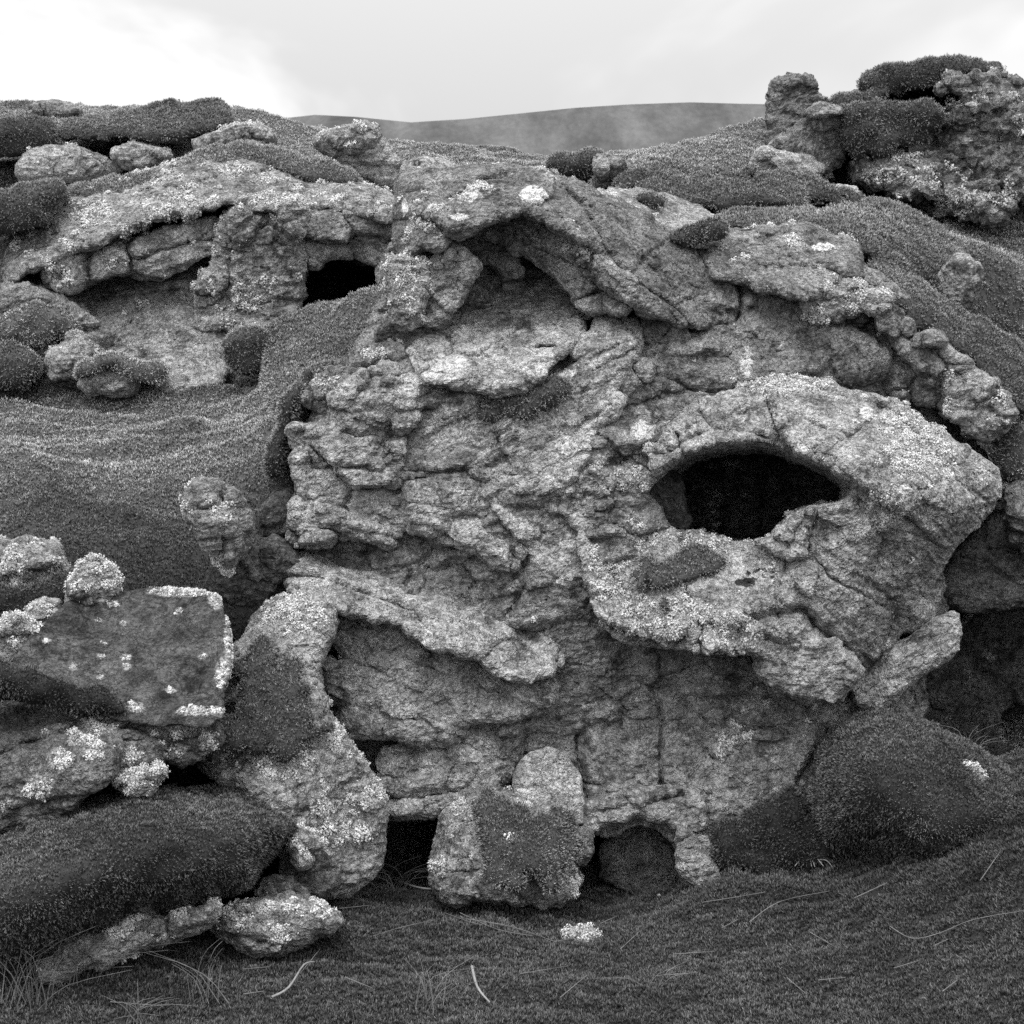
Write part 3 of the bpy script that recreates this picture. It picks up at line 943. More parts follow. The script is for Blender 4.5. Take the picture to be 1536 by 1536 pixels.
rock('rock_block', [(478, 756), (520, 765), (560, 780), (600, 808), (592, 818), (540, 812), (500, 800), (480, 790)], 2.975, .25, OC, lichen=0.18, tone=1.05, vox=.005, r=.018, strata=(-8, .022, .010))
rock('rock_block', [(442, 806), (460, 800), (490, 806), (500, 814), (480, 822), (455, 818)], 2.97, .2, OC, lichen=0.28, tone=1.05, vox=.005, r=.02)
rock('rock_bulge', [(600, 728), (622, 716), (660, 724), (720, 735), (780, 752), (810, 745), (830, 770), (812, 800), (780, 830), (770, 850), (730, 840), (690, 815), (640, 800), (612, 790), (602, 760)],
     2.965, .34, OC, lichen=0.28, tone=1.21, blocks=.75, vox=.005, r=.045, big=.018, strata=(-20, .055, .012), cracks=[([(742, 775), (760, 800), (772, 830)], .006, .05), ([(600, 735), (606, 790)], .006, .03)])
rock('rock_bulge', [(810, 745), (850, 735), (885, 700), (900, 720), (890, 770), (880, 820), (880, 870), (850, 880), (815, 862), (790, 830), (800, 790)], 2.96, .32, OC, lichen=0.40, tone=1.23, blocks=.75, white=SPOTS, vox=.005, r=.04,
     cracks=[([(790, 770), (800, 810), (815, 800)], .005, .03)], strata=(-30, .05, .010))
# recessed beds under the overhang, undercut shade put into their dark tone
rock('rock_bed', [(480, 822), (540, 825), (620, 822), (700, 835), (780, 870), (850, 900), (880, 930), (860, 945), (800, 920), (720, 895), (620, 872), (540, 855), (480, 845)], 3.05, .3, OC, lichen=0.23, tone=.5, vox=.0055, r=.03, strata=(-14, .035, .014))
rock('rock_slab', [(430, 850), (450, 832), (520, 850), (620, 872), (720, 898), (800, 922), (845, 955), (854, 975), (838, 1000), (800, 1016), (765, 1012), (735, 1002), (690, 985), (640, 960), (590, 932), (530, 915), (470, 905), (430, 890)],
     2.93, .36, OC, lichen=0.30, tone=1.26, blocks=.75, vox=.005, r=.04, big=.012, strata=(-14, .05, .008),
     ctrl=[(450, 840, 3.02), (620, 875, 3.04), (800, 925, 3.03), (840, 990, 2.96), (780, 1010, 2.92), (600, 930, 2.93), (500, 900, 2.9), (700, 950, 2.94)],
     cracks=[([(730, 990), (745, 970), (760, 960)], .004, .02), ([(835, 995), (850, 970)], .005, .03)])
# under-body between slab and base
rock('rock_bulge', [(485, 940), (500, 915), (560, 925), (620, 950), (690, 985), (760, 1015), (830, 1020), (835, 1055), (790, 1075), (730, 1080), (660, 1090), (600, 1060), (545, 1025), (515, 990)], 2.97, .3, OC, lichen=0.36, tone=1.0, vox=.0055, r=.05, strata=(-24, .05, .014))
rock('rock_bulge', [(478, 1000), (500, 985), (540, 1015), (570, 1035), (640, 1075), (700, 1090), (690, 1110), (640, 1112), (590, 1105), (545, 1105), (510, 1085), (490, 1050)], 2.95, .3, OC, lichen=0.23, tone=1.0, vox=.0055, r=.06, strata=(-16, .05, .008),
     dents=[(500, 1062, 16, .08)])
rock('rock_block', [(572, 1122), (600, 1110), (680, 1104), (750, 1112), (778, 1140), (770, 1170), (735, 1186), (680, 1184), (630, 1176), (590, 1190), (570, 1160)], 2.98, .25, OC, lichen=0.30, tone=1.05, vox=.0055, r=.035)
rock('rock_ledge', [(568, 1180), (620, 1172), (680, 1180), (702, 1198), (660, 1216), (600, 1220), (568, 1216)], 2.98, .3, OC, lichen=0.20, tone=.95, vox=.0055, r=.02)
rock('rock_block', [(920, 985), (960, 975), (1040, 985), (1042, 1010), (1000, 1040), (950, 1030), (915, 1010)], 3.06, .2, OC, lichen=0.18, tone=.6, vox=.0055, r=.03)
# foot of the face left of the mound
rock('rock_foot', [(1026, 1215), (1042, 1190), (1052, 1225), (1056, 1270), (1066, 1305), (1044, 1318), (1022, 1312), (1022, 1250)], 2.88, .2, OC, lichen=0.58, tone=1.0, vox=.005, r=.03)
rock('rock_lip', [(866, 1232), (880, 1195), (930, 1180), (990, 1190), (1030, 1180), (1050, 1200), (1030, 1240), (1005, 1244), (965, 1222), (920, 1226), (890, 1242)], 2.93, .22, OC, lichen=0.50, tone=.92, vox=.0055, r=.03, strata=(10, .04, .012))

# the oval rim
HOLE = [(962, 742), (985, 712), (1010, 692), (1050, 680), (1100, 668), (1160, 670), (1200, 688), (1240, 712), (1275, 738), (1225, 752), (1185, 762), (1158, 782), (1145, 800), (1110, 808), (1060, 798), (1010, 790), (975, 775)]
rock('oval_rim', [(985, 655), (1010, 618), (1050, 590), (1110, 570), (1190, 564), (1280, 570), (1340, 588), (1400, 625), (1460, 665), (1504, 700), (1500, 745), (1470, 785), (1430, 812), (1425, 855), (1415, 900), (1392, 945), (1355, 950), (1320, 1000), (1280, 1022),
                  (1230, 1015), (1180, 990), (1130, 980), (1062, 978), (1010, 968), (950, 968), (915, 955), (895, 905), (872, 850), (855, 810), (870, 760), (890, 720), (930, 690)],
     2.84, .36, OC, lichen=0.48, tone=1.08, white=SPOTS, vox=.005, r=.008, big=.018, warp=.012, holes=[HOLE], strata=[(-33, .09, .010), (20, .06, .006)],
     ctrl=[(1010, 620, 3.0), (1110, 572, 3.02), (1280, 572, 3.03), (1400, 625, 3.05), (1500, 705, 3.0), (1110, 650, 2.90), (1200, 670, 2.87), (1300, 700, 2.80), (1250, 630, 2.92),
           (1400, 740, 2.82), (1470, 780, 2.93), (1420, 880, 3.0), (1300, 780, 2.80), (1300, 900, 2.86), (1380, 940, 2.98), (1250, 1010, 2.93), (1150, 800, 2.90), (1100, 900, 2.84),
           (1060, 970, 2.82), (950, 960, 2.87), (1000, 880, 2.88), (1050, 810, 2.96), (960, 740, 2.97), (900, 800, 2.95), (880, 850, 2.94), (900, 730, 2.975), (950, 690, 2.98), (1000, 700, 2.95), (895, 920, 2.92), (1200, 900, 2.84), (1180, 980, 2.84)],
     dark=[(1140, 860, 22, 9), (1118, 874, 14, 8)],
     pale=[(1380, 690, 50, 40), (1370, 640, 60, 20), (1000, 925, 80, 30), (910, 850, 30, 50), (1180, 575, 70, 18), (1100, 950, 50, 30), (1330, 760, 30, 30), (940, 720, 40, 20)],
     cracks=[([(1010, 640), (1018, 672), (1022, 690)], .005, .04), ([(1050, 940), (1053, 980)], .005, .03), ([(1250, 700), (1330, 800), (1300, 880)], .012, .02), ([(1130, 930), (1200, 915), (1290, 1000)], .010, .04)])
moss('moss_patch', [(940, 845), (955, 828), (985, 818), (1010, 822), (1040, 808), (1062, 822), (1090, 832), (1078, 862), (1040, 868), (1020, 888), (985, 876), (960, 884), (945, 866)], 2.9, .05, parent=OC, tone=1.15, vox=.005, r=.015, warp=.04, ctrl=[(960, 830, 2.915), (1040, 815, 2.935), (1000, 880, 2.862), (1070, 870, 2.865)])
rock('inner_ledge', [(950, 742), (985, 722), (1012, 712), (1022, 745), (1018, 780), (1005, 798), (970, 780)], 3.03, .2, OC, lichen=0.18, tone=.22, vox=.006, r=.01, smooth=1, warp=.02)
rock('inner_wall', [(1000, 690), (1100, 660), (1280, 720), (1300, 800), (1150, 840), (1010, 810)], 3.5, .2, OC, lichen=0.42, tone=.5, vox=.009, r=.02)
rock('pitted_block', [(1150, 950), (1195, 945), (1240, 960), (1290, 1000), (1284, 1028), (1250, 1040), (1200, 1035), (1150, 1012), (1130, 985)], 2.83, .2, OC, lichen=0.18, tone=1.0, vox=.0045, r=.03, knob=.012)
rock('rock_wedge', [(1284, 1042), (1300, 1005), (1345, 968), (1400, 935), (1436, 925), (1425, 965), (1385, 1010), (1345, 1042), (1320, 1058)], 2.93, .2, OC, lichen=0.13, tone=1.1, vox=.005, r=.02, blocks=.4, strata=(40, .05, .004))

# upper right shoulder
rock('shoulder_block', [(1048, 352), (1100, 345), (1180, 342), (1240, 352), (1285, 362), (1297, 395), (1292, 430), (1275, 450), (1230, 440), (1180, 440), (1130, 430), (1095, 415), (1060, 400)],
     3.05, .45, OC, lichen=.55, tone=0.70, white=SPOTS, vox=.0055, r=.04, ctrl=[(1100, 350, 3.2), (1270, 365, 3.18), (1100, 410, 3.08), (1200, 430, 3.04), (1280, 440, 3.05)], strata=(0, .05, .012))
rock('shoulder_bed', [(1095, 440), (1160, 445), (1240, 450), (1300, 470), (1290, 500), (1220, 500), (1140, 490), (1098, 480)], 3.12, .3, OC, lichen=.25, tone=0.51, vox=.006, r=.03, strata=(-8, .04, .012))
rock('shoulder_block', [(1030, 505), (1070, 495), (1090, 492), (1095, 560), (1060, 580), (1035, 570)], 3.1, .3, OC, lichen=.25, tone=0.62, white=SPOTS, vox=.006, r=.02)
rock('shoulder_block', [(1096, 498), (1150, 492), (1152, 560), (1100, 568)], 3.08, .3, OC, lichen=.35, tone=0.82, white=SPOTS, vox=.006, r=.02, smooth=1)
rock('shoulder_block', [(1155, 492), (1230, 490), (1330, 520), (1335, 560), (1300, 580), (1200, 565), (1155, 562)], 3.08, .3, OC, lichen=.22, tone=0.61, vox=.006, r=.02, strata=(-70, .07, .010), smooth=1)
rock('shoulder_block', [(1300, 500), (1345, 505), (1400, 535), (1420, 560), (1415, 590), (1395, 612), (1350, 598), (1325, 570)], 3.06, .3, OC, lichen=.55, tone=0.58, vox=.0055, r=.05, knob=.008)
rock('shoulder_block', [(960, 478), (990, 470), (1020, 490), (1030, 520), (1010, 545), (985, 535), (965, 510)], 3.06, .3, OC, lichen=.3, tone=0.58, vox=.0055, r=.03)
rock('lichen_lump', [(1408, 575), (1440, 556), (1470, 565), (1505, 595), (1515, 625), (1495, 655), (1460, 650), (1425, 622)], 3.03, .3, OC, lichen=.72, tone=.9, vox=.0055, r=.06, knob=.010)
rock('lichen_lump', [(1200, 445), (1240, 440), (1270, 450), (1285, 470), (1260, 480), (1220, 470)], 3.05, .2, OC, lichen=.7, tone=.9, vox=.0055, r=.03, knob=.008)
for k, (ol, tn, li) in enumerate([([(1272, 440), (1290, 428), (1315, 440), (1330, 460), (1315, 475), (1285, 462)], 1.0, .7), ([(1315, 478), (1333, 466), (1348, 478), (1338, 494), (1322, 492)], .75, .2),
                                  ([(1340, 490), (1358, 480), (1378, 492), (1372, 510), (1350, 508)], .7, .1), ([(1356, 512), (1378, 498), (1408, 508), (1414, 522), (1395, 532), (1366, 526)], .72, .1),
                                  ([(1398, 530), (1416, 520), (1445, 536), (1460, 556), (1436, 558), (1410, 545)], .85, .45)]):
    rock('loose_stone', ol, 3.04, .12, OC, lichen=li, tone=tn, vox=.0045, r=.03, big=.004)

# lichen fringe at the left edge of the outcrop, hanging over the moss
rock('lichen_lump', [(465, 590), (478, 565), (510, 555), (545, 535), (590, 520), (612, 530), (600, 548), (560, 560), (525, 580), (500, 605), (480, 610)], 3.03, .22, OC, lichen=.6, tone=.75, vox=.0055, r=.04, knob=.010, pale=[(490, 575, 22, 14), (565, 530, 24, 8)])

# ------------------------------------------------------------------ upper left outcrop with two hollows
OL = thing('lava_outcrop', at(280, 580, 4.2), 'lichen crusted lava outcrop with a shallow hollow and black cave mouth, upper left', 'rock outcrop')
rock('rock_face', [(-120, 360), (60, 320), (300, 260), (480, 255), (600, 290), (700, 320), (700, 480), (640, 600), (380, 620), (100, 600), (-120, 560)], 4.2, .95, OL, lichen=.35, tone=.88, vox=.011, r=.08, big=.03, strata=(6, .09, .014),
     ctrl=[(0, 400, 4.2), (180, 300, 4.35), (450, 280, 4.4), (180, 470, 4.11), (110, 540, 4.03), (280, 480, 4.09), (340, 560, 4.03), (340, 420, 4.15), (400, 450, 4.12), (500, 350, 4.26), (560, 380, 4.3), (600, 420, 4.28), (230, 560, 3.98), (620, 560, 4.3)],
     carve=[([(436, 470), (446, 428), (474, 392), (500, 378), (530, 384), (590, 402), (620, 430), (620, 500), (440, 510)], 3.9, 4.95)],
     dents=[])
rock('hollow_floor', [(150, 505), (200, 495), (290, 485), (320, 520), (345, 570), (280, 590), (200, 585), (165, 560)], 4.02, .3, OL, lichen=.12, tone=1.1, vox=.008, r=.02, blocks=.4, ctrl=[(170, 505, 4.12), (300, 490, 4.1), (320, 560, 3.97), (200, 575, 3.93)])
rock('roof_slab', [(0, 352), (60, 325), (85, 292), (180, 272), (290, 232), (330, 226), (400, 238), (450, 252), (525, 268), (598, 285), (602, 338), (560, 326), (500, 308), (455, 312), (435, 330), (400, 312), (345, 300), (300, 312), (240, 322), (205, 345), (150, 362), (80, 392), (0, 425)],
     4.03, .5, OL, lichen=.62, tone=.85, vox=.008, r=.05, big=.02, strata=(12, .07, .022), ctrl=[(0, 390, 4.05), (90, 300, 4.16), (300, 240, 4.28), (450, 260, 4.25), (590, 290, 4.12), (300, 300, 4.05), (150, 350, 4.0), (430, 315, 4.03), (550, 310, 4.08)],
     pale=[(140, 320, 40, 20), (210, 345, 40, 12), (260, 320, 40, 10), (390, 300, 40, 10)])
rock('second_bed', [(62, 396), (100, 382), (150, 372), (205, 362), (250, 345), (330, 322), (342, 352), (330, 378), (280, 398), (235, 408), (200, 402), (150, 410), (118, 428), (88, 438), (66, 420)], 4.03, .4, OL, lichen=.4, tone=1.0, vox=.008, r=.035, strata=(14, .06, .016),
     cracks=[([(192, 362), (196, 405)], .008, .05), ([(130, 372), (135, 415)], .008, .03)], pale=[(90, 415, 22, 16), (170, 395, 16, 14)])
rock('second_bed', [(200, 402), (240, 398), (272, 392), (262, 405), (225, 418), (204, 416)], 4.1, .3, OL, lichen=.15, tone=.9, vox=.008, r=.02)
rock('rock_pillar', [(330, 330), (375, 322), (420, 330), (458, 320), (455, 370), (452, 420), (438, 455), (415, 470), (395, 480), (398, 510), (375, 540), (350, 560), (318, 540), (300, 500), (292, 450), (305, 410), (335, 380)], 4.06, .4, OL, lichen=.62, tone=.9, vox=.008, r=.06, knob=.012,
     pale=[(370, 450, 30, 20), (400, 430, 24, 20), (350, 480, 24, 14)])
rock('lichen_lump', [(348, 318), (375, 312), (385, 340), (375, 362), (348, 360), (338, 340)], 4.0, .2, OL, lichen=.7, tone=.7, vox=.008, r=.05, knob=.01)
rock('lichen_lump', [(415, 318), (440, 302), (456, 315), (450, 350), (430, 352)], 4.0, .2, OL, lichen=.75, tone=.9, vox=.008, r=.05, knob=.01)
rock('cave_roof', [(455, 318), (500, 314), (560, 330), (604, 345), (610, 405), (570, 398), (530, 385), (500, 378), (470, 400), (456, 380)], 4.1, .4, OL, lichen=.12, tone=.95, vox=.008, r=.04, strata=(-12, .06, .008))
rock('rock_foot', [(265, 540), (300, 520), (350, 555), (370, 580), (320, 600), (270, 590)], 4.05, .3, OL, lichen=.45, tone=.85, vox=.008, r=.05)
rock('rock_rubble', [(-60, 440), (30, 425), (70, 440), (100, 455), (130, 470), (160, 490), (166, 525), (130, 540), (70, 560), (-60, 560)], 3.98, .4, OL, lichen=.4, tone=.8, vox=.008, r=.06, knob=.012)

moss('moss_cushion', [(0, 490), (20, 470), (60, 455), (95, 462), (118, 485), (120, 510), (80, 520), (30, 515), (-40, 520), (-40, 490)], 3.92, .2, 'pale hummock of moss on the rubble left of the shallow hollow', tone=1.25, vox=.009)
moss('moss_cushion', [(-60, 540), (0, 520), (50, 530), (60, 560), (30, 580), (-60, 590)], 3.85, .25, 'moss hummock at the left photo edge below the pale rubble hummock', tone=.9, vox=.009)
rock('lichen_rock', [(65, 540), (100, 505), (130, 500), (150, 530), (165, 560), (130, 590), (85, 580)], 3.9, .2, None, lichen=.7, tone=.9, label='lichen covered rock lump at the foot of the shallow hollow', vox=.008, r=.05, knob=.01)
rock('flat_rock', [(118, 572), (150, 555), (200, 560), (208, 575), (195, 592), (150, 588), (120, 582)], 3.82, .15, None, lichen=.5, tone=.9, label='small rock under a moss cap at the top of the moss slope', vox=.008, r=.03)
moss('moss_cushion', [(112, 552), (130, 540), (180, 534), (230, 540), (252, 555), (240, 572), (200, 566), (150, 556), (120, 565)], 3.8, .16, 'long pale moss cap on the small rock at the top of the slope', tone=1.25, vox=.008)
moss('moss_cushion', [(345, 510), (365, 495), (390, 498), (410, 520), (400, 550), (370, 560), (348, 540)], 3.82, .2, 'round moss cushion at the foot of the lichen pillar', tone=.95, vox=.009)
moss('moss_bank', [(400, 490), (420, 470), (460, 458), (520, 452), (582, 452), (592, 480), (572, 520), (522, 560), (472, 605), (432, 645), (412, 625), (402, 580), (398, 530)], 3.72, .4, 'thick moss bank filling the floor of the black cave mouth', tone=.95, vox=.009, r=.04, billow=.045, ctrl=[(520, 452, 4.0), (580, 470, 3.86), (440, 520, 3.76), (520, 520, 3.7), (470, 590, 3.48), (420, 625, 3.42)])
moss('moss_cushion', [(420, 640), (430, 600), (470, 565), (520, 530), (570, 500), (588, 470), (600, 500), (590, 530), (540, 545), (480, 580), (455, 620), (440, 680), (425, 720), (405, 700)], 3.2, .35, 'moss roll running along the left edge of the big outcrop', tone=.8, vox=.008, ctrl=[(580, 480, 3.6), (500, 560, 3.28), (430, 680, 3.08)])
moss('moss_roll', [(-60, 300), (0, 290), (40, 280), (85, 276), (105, 284), (80, 300), (70, 325), (50, 342), (0, 348), (-60, 350)], 3.98, .3, 'dark overhanging moss roll at the left end of the roof slab', tone=.75, vox=.009)
moss('moss_strip', [(75, 292), (120, 278), (190, 268), (260, 245), (310, 222), (380, 218), (440, 230), (520, 255), (560, 272), (500, 276), (430, 262), (370, 252), (320, 252), (270, 268), (190, 292), (110, 304)], 4.15, .22, 'thin moss strip along the top of the roof slab', tone=1.1, vox=.009, ctrl=[(110, 285, 4.15), (310, 230, 4.32), (520, 260, 4.22)])
for k, (ol, lb) in enumerate([([(22, 240), (40, 228), (90, 222), (130, 228), (168, 240), (185, 258), (150, 268), (90, 270), (35, 272)], 'wide pale lichen crusted block below the left skyline moss'),
                              ([(168, 228), (190, 218), (230, 222), (262, 232), (240, 246), (200, 252), (175, 245)], 'small pale rounded block right of the wide lichen crusted block')]):
    rock('lichen_block', ol, 4.75, .3, None, lichen=.55, tone=1.1, label=lb, vox=.009, r=.05, group='pale blocks above the left outcrop')
moss('moss_bank', [(-80, 200), (0, 180), (40, 178), (85, 190), (95, 215), (60, 230), (30, 232), (10, 225), (-80, 250)], 4.75, .4, 'rounded moss bank at the left end of the skyline', tone=.8, vox=.011)
moss('moss_bank', [(80, 190), (150, 172), (250, 162), (278, 152), (300, 147), (328, 152), (352, 175), (345, 192), (300, 200), (270, 222), (240, 212), (180, 208), (130, 205), (95, 212)], 4.85, .5, 'long overhanging moss bank with a hump on the left skyline', tone=.78, vox=.011, ctrl=[(100, 200, 4.8), (300, 155, 5.0), (330, 180, 4.8), (200, 200, 4.78)])
rock('skyline_rock', [(38, 162), (58, 150), (80, 152), (110, 160), (125, 168), (100, 174), (50, 174)], 5.6, .4, None, lichen=.3, tone=.7, label='small dark rock poking up on the left skyline', vox=.012, r=.06)
rock('lichen_block', [(285, 215), (310, 205), (350, 195), (395, 192), (418, 204), (400, 218), (350, 220), (300, 226)], 4.7, .3, None, lichen=.55, tone=1.0, label='lichen speckled ledge right of the skyline hump', vox=.01, r=.05)
JR = thing('jutting_rock', at(530, 260, 4.5), 'jutting pale rock with a knobbly top beside the gap in the skyline', 'rock')
rock('knob', [(475, 210), (500, 200), (525, 188), (550, 190), (566, 205), (560, 222), (530, 232), (505, 235), (485, 225)], 4.45, .3, JR, lichen=.6, tone=.85, vox=.009, r=.06, knob=.014)
rock('sloping_foot', [(505, 232), (550, 212), (572, 210), (598, 240), (615, 262), (600, 280), (560, 268), (520, 255)], 4.5, .3, JR, lichen=.4, tone=1.25, vox=.009, r=.05)
rock('pale_rock', [(604, 262), (620, 245), (660, 240), (690, 250), (690, 272), (640, 285), (610, 290)], 3.5, .3, None, lichen=.35, tone=1.25, label='pale flat rock on top of the arch, at its left end', vox=.008, r=.05)

# ------------------------------------------------------------------ upper right group
PN = thing('rock_pinnacle', at(1195, 265, 4.3), 'standing rock pinnacle with a flat top on the right skyline', 'rock')
rock('pillar', [(1158, 222), (1151, 190), (1156, 158), (1162, 128), (1172, 119), (1195, 117), (1214, 122), (1220, 142), (1228, 152), (1242, 158), (1236, 190), (1225, 222)], 4.25, .28, PN, lichen=.32, tone=.7, vox=.008, r=.012, warp=.007, blocks=.35, knob=.014, seed=5, smooth=1)
rock('buttress', [(1150, 222), (1185, 205), (1215, 180), (1238, 165), (1252, 178), (1264, 205), (1256, 240), (1230, 258), (1190, 262), (1150, 250)], 4.2, .3, PN, lichen=.4, tone=.85, vox=.008, r=.012, warp=.007, blocks=.35, knob=.014, seed=5, smooth=1)
rock('knob', [(1215, 165), (1235, 155), (1255, 165), (1258, 185), (1240, 195), (1218, 185)], 4.12, .15, PN, lichen=.35, tone=.8, vox=.009, r=.05)
rock('apron', [(1132, 235), (1150, 222), (1190, 235), (1240, 250), (1225, 268), (1170, 268), (1135, 258)], 4.15, .25, PN, lichen=.2, tone=1.3, vox=.009, r=.04)
RO = thing('lava_outcrop', at(1430, 330, 4.4), 'craggy moss topped lava outcrop rising against the sky at the upper right', 'rock outcrop')
rock('rock_face', [(1235, 190), (1260, 160), (1320, 125), (1400, 100), (1490, 105), (1560, 150), (1640, 200), (1660, 330), (1560, 350), (1480, 335), (1400, 330), (1300, 280), (1250, 255)], 4.36, .8, RO, lichen=.4, tone=0.58, vox=.011, r=.03, big=.05, knob=.012, warp=.03, blocks=1.8, strata=(25, .08, .02))
rock('lichen_crag', [(1340, 240), (1370, 215), (1400, 190), (1440, 160), (1480, 130), (1512, 135), (1530, 160), (1545, 220), (1540, 290), (1525, 300), (1500, 280), (1450, 270), (1400, 268), (1350, 262)], 4.12, .4, RO, lichen=.6, tone=0.61, vox=.009, r=.03, big=.05, knob=.02, warp=.035, blocks=1.7, smooth=1)
rock('top_crag', [(1395, 135), (1440, 122), (1480, 108), (1505, 105), (1504, 122), (1480, 140), (1440, 152), (1400, 150)], 4.08, .3, RO, lichen=.5, tone=0.68, vox=.009, r=.05, warp=.035, blocks=1.7, smooth=1, knob=.012)
rock('top_crag', [(1490, 112), (1505, 106), (1506, 125), (1520, 128), (1532, 140), (1534, 165), (1515, 170), (1498, 150)], 4.2, .3, RO, lichen=.35, tone=0.50, vox=.009, r=.04, warp=.035, blocks=1.7, smooth=1, knob=.012)
rock('lower_crag', [(1270, 250), (1300, 240), (1340, 250), (1400, 262), (1460, 275), (1500, 290), (1520, 315), (1480, 330), (1420, 320), (1350, 300), (1290, 275)], 4.15, .4, RO, lichen=.6, tone=0.61, vox=.009, r=.03, big=.05, warp=.03, blocks=1.6, knob=.02, pale=[(1330, 262, 40, 14), (1440, 300, 40, 18)])
rock('white_stone', [(1448, 156), (1460, 152), (1472, 156), (1468, 163), (1452, 163)], 4.08, .03, RO, lichen=0, grow=0,  tone=0.72, white=[(1460, 158, 30, 20)], vox=.007, r=.02, big=.003)
moss('moss_dome', [(1290, 135), (1300, 115), (1330, 100), (1380, 88), (1440, 86), (1475, 95), (1488, 105), (1470, 118), (1430, 122), (1395, 132), (1350, 138), (1310, 140)], 4.16, .5, 'broad moss dome on the highest point of the upper right outcrop', tone=0.68, vox=.010)
moss('moss_drape', [(1245, 168), (1290, 152), (1340, 146), (1390, 145), (1420, 158), (1418, 185), (1395, 208), (1380, 230), (1345, 236), (1330, 248), (1290, 246), (1268, 232), (1252, 200)], 4.12, .15, 'dark folded moss draped over the hollow right of the pinnacle', tone=.75, vox=.009, r=.025, billow=.05, warp=.035)
moss('moss_cushion', [(1480, 150), (1515, 150), (1536, 170), (1560, 260), (1540, 270), (1505, 215), (1485, 180)], 4.14, .12, 'moss patch at the right shoulder of the upper right outcrop', tone=0.58, vox=.009)
moss('moss_cushion', [(1240, 150), (1260, 142), (1300, 138), (1340, 138), (1320, 160), (1280, 165), (1250, 170)], 4.18, .3, 'moss saddle between the pinnacle and the moss dome', tone=0.68, vox=.009)
moss('moss_roll', [(905, 284), (935, 266), (985, 260), (1030, 272), (1080, 261), (1140, 257), (1200, 267), (1260, 272), (1312, 288), (1262, 297), (1215, 307), (1160, 319), (1110, 321), (1060, 312), (1000, 303), (940, 299)], 3.8, .3, 'long dark moss roll lying across the slope behind the big outcrop', tone=.8, vox=.009, warp=.03, billow=.05, ctrl=[(920, 285, 3.98), (1100, 290, 3.72), (1290, 285, 3.85), (1100, 262, 3.86), (1000, 270, 3.95)])
moss('moss_bank', [(890, 268), (920, 248), (990, 228), (1060, 208), (1110, 205), (1140, 225), (1140, 258), (1060, 262), (960, 262), (905, 280)], 4.25, .45, 'pale moss bank in front of the far hill, left of the pinnacle', tone=1.2, vox=.011, ctrl=[(900, 270, 4.15), (1060, 212, 4.5), (1100, 250, 4.15)])
moss('moss_bank', [(820, 250), (850, 232), (895, 222), (905, 250), (890, 275), (860, 272)], 4.25, .3, 'dark moss bank behind the crown of the arch', tone=.8, vox=.010)
rock('small_rock', [(893, 240), (915, 230), (935, 236), (930, 255), (905, 272), (895, 262)], 4.12, .2, None, lichen=.45, tone=1.0, label='small lichen rock between the moss banks behind the arch', vox=.009, r=.04)
rock('pale_rock', [(1155, 312), (1200, 300), (1250, 288), (1290, 292), (1280, 305), (1220, 316), (1165, 322)], 3.9, .2, None, lichen=.2, tone=1.3, white=[(1175, 314, 26, 8), (1248, 298, 8, 8)], label='pale bare rock with white patches under the long moss roll', vox=.008, r=.04)
moss('moss_blanket', [(1060, 345), (1075, 320), (1140, 312), (1250, 308), (1330, 292), (1420, 340), (1470, 400), (1430, 440), (1390, 440), (1330, 420), (1295, 385), (1270, 362), (1180, 345)], 3.5, .4, 'wide pale moss blanket over the shoulder of the big outcrop', tone=.85, vox=.009, r=.06,
     ctrl=[(1080, 335, 3.4), (1180, 335, 3.32), (1280, 360, 3.24), (1330, 295, 3.95), (1200, 312, 3.7), (1420, 350, 3.75), (1460, 400, 3.55), (1400, 430, 3.35), (1330, 410, 3.22)])
moss('moss_tongue', [(1300, 395), (1340, 410), (1400, 430), (1440, 470), (1500, 500), (1560, 540), (1580, 620), (1530, 615), (1480, 590), (1440, 550), (1400, 510), (1350, 480), (1310, 440)], 3.15, .3, 'moss tongue sliding down the right side of the big outcrop', tone=.75, vox=.008, r=.08,
     ctrl=[(1310, 420, 3.16), (1400, 460, 3.16), (1500, 520, 3.15), (1540, 600, 3.05)])
rock('lichen_rock', [(1415, 400), (1435, 385), (1462, 388), (1475, 410), (1465, 440), (1440, 460), (1415, 450)], 3.32, .2, None, lichen=.5, tone=.9, label='lichen rock breaking through the moss on the right slope', vox=.008, r=.05)
moss('moss_cushion', [(1490, 645), (1520, 635), (1600, 640), (1620, 730), (1560, 740), (1510, 720), (1495, 690)], 3.05, .25, 'moss cushion right of the oval rim at the photo edge', tone=.85, vox=.008)

# ------------------------------------------------------------------ right cave
RC = thing('cave_rock', at(1500, 1120, 3.4), 'dark overhanging rock with a black cave at the right edge', 'rock')
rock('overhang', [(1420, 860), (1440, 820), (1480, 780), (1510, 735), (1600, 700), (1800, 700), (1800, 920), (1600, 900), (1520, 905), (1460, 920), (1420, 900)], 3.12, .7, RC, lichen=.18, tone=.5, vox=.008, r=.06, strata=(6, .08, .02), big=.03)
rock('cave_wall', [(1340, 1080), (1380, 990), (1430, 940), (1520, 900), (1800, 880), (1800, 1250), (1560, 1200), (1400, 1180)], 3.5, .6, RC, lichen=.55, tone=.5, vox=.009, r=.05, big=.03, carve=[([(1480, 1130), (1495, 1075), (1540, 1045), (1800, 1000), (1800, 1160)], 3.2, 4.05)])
rock('lichen_stone', [(1505, 740), (1540, 730), (1600, 740), (1600, 840), (1545, 835), (1515, 815)], 3.05, .2, RC, lichen=.5, tone=.55, vox=.008, r=.05)

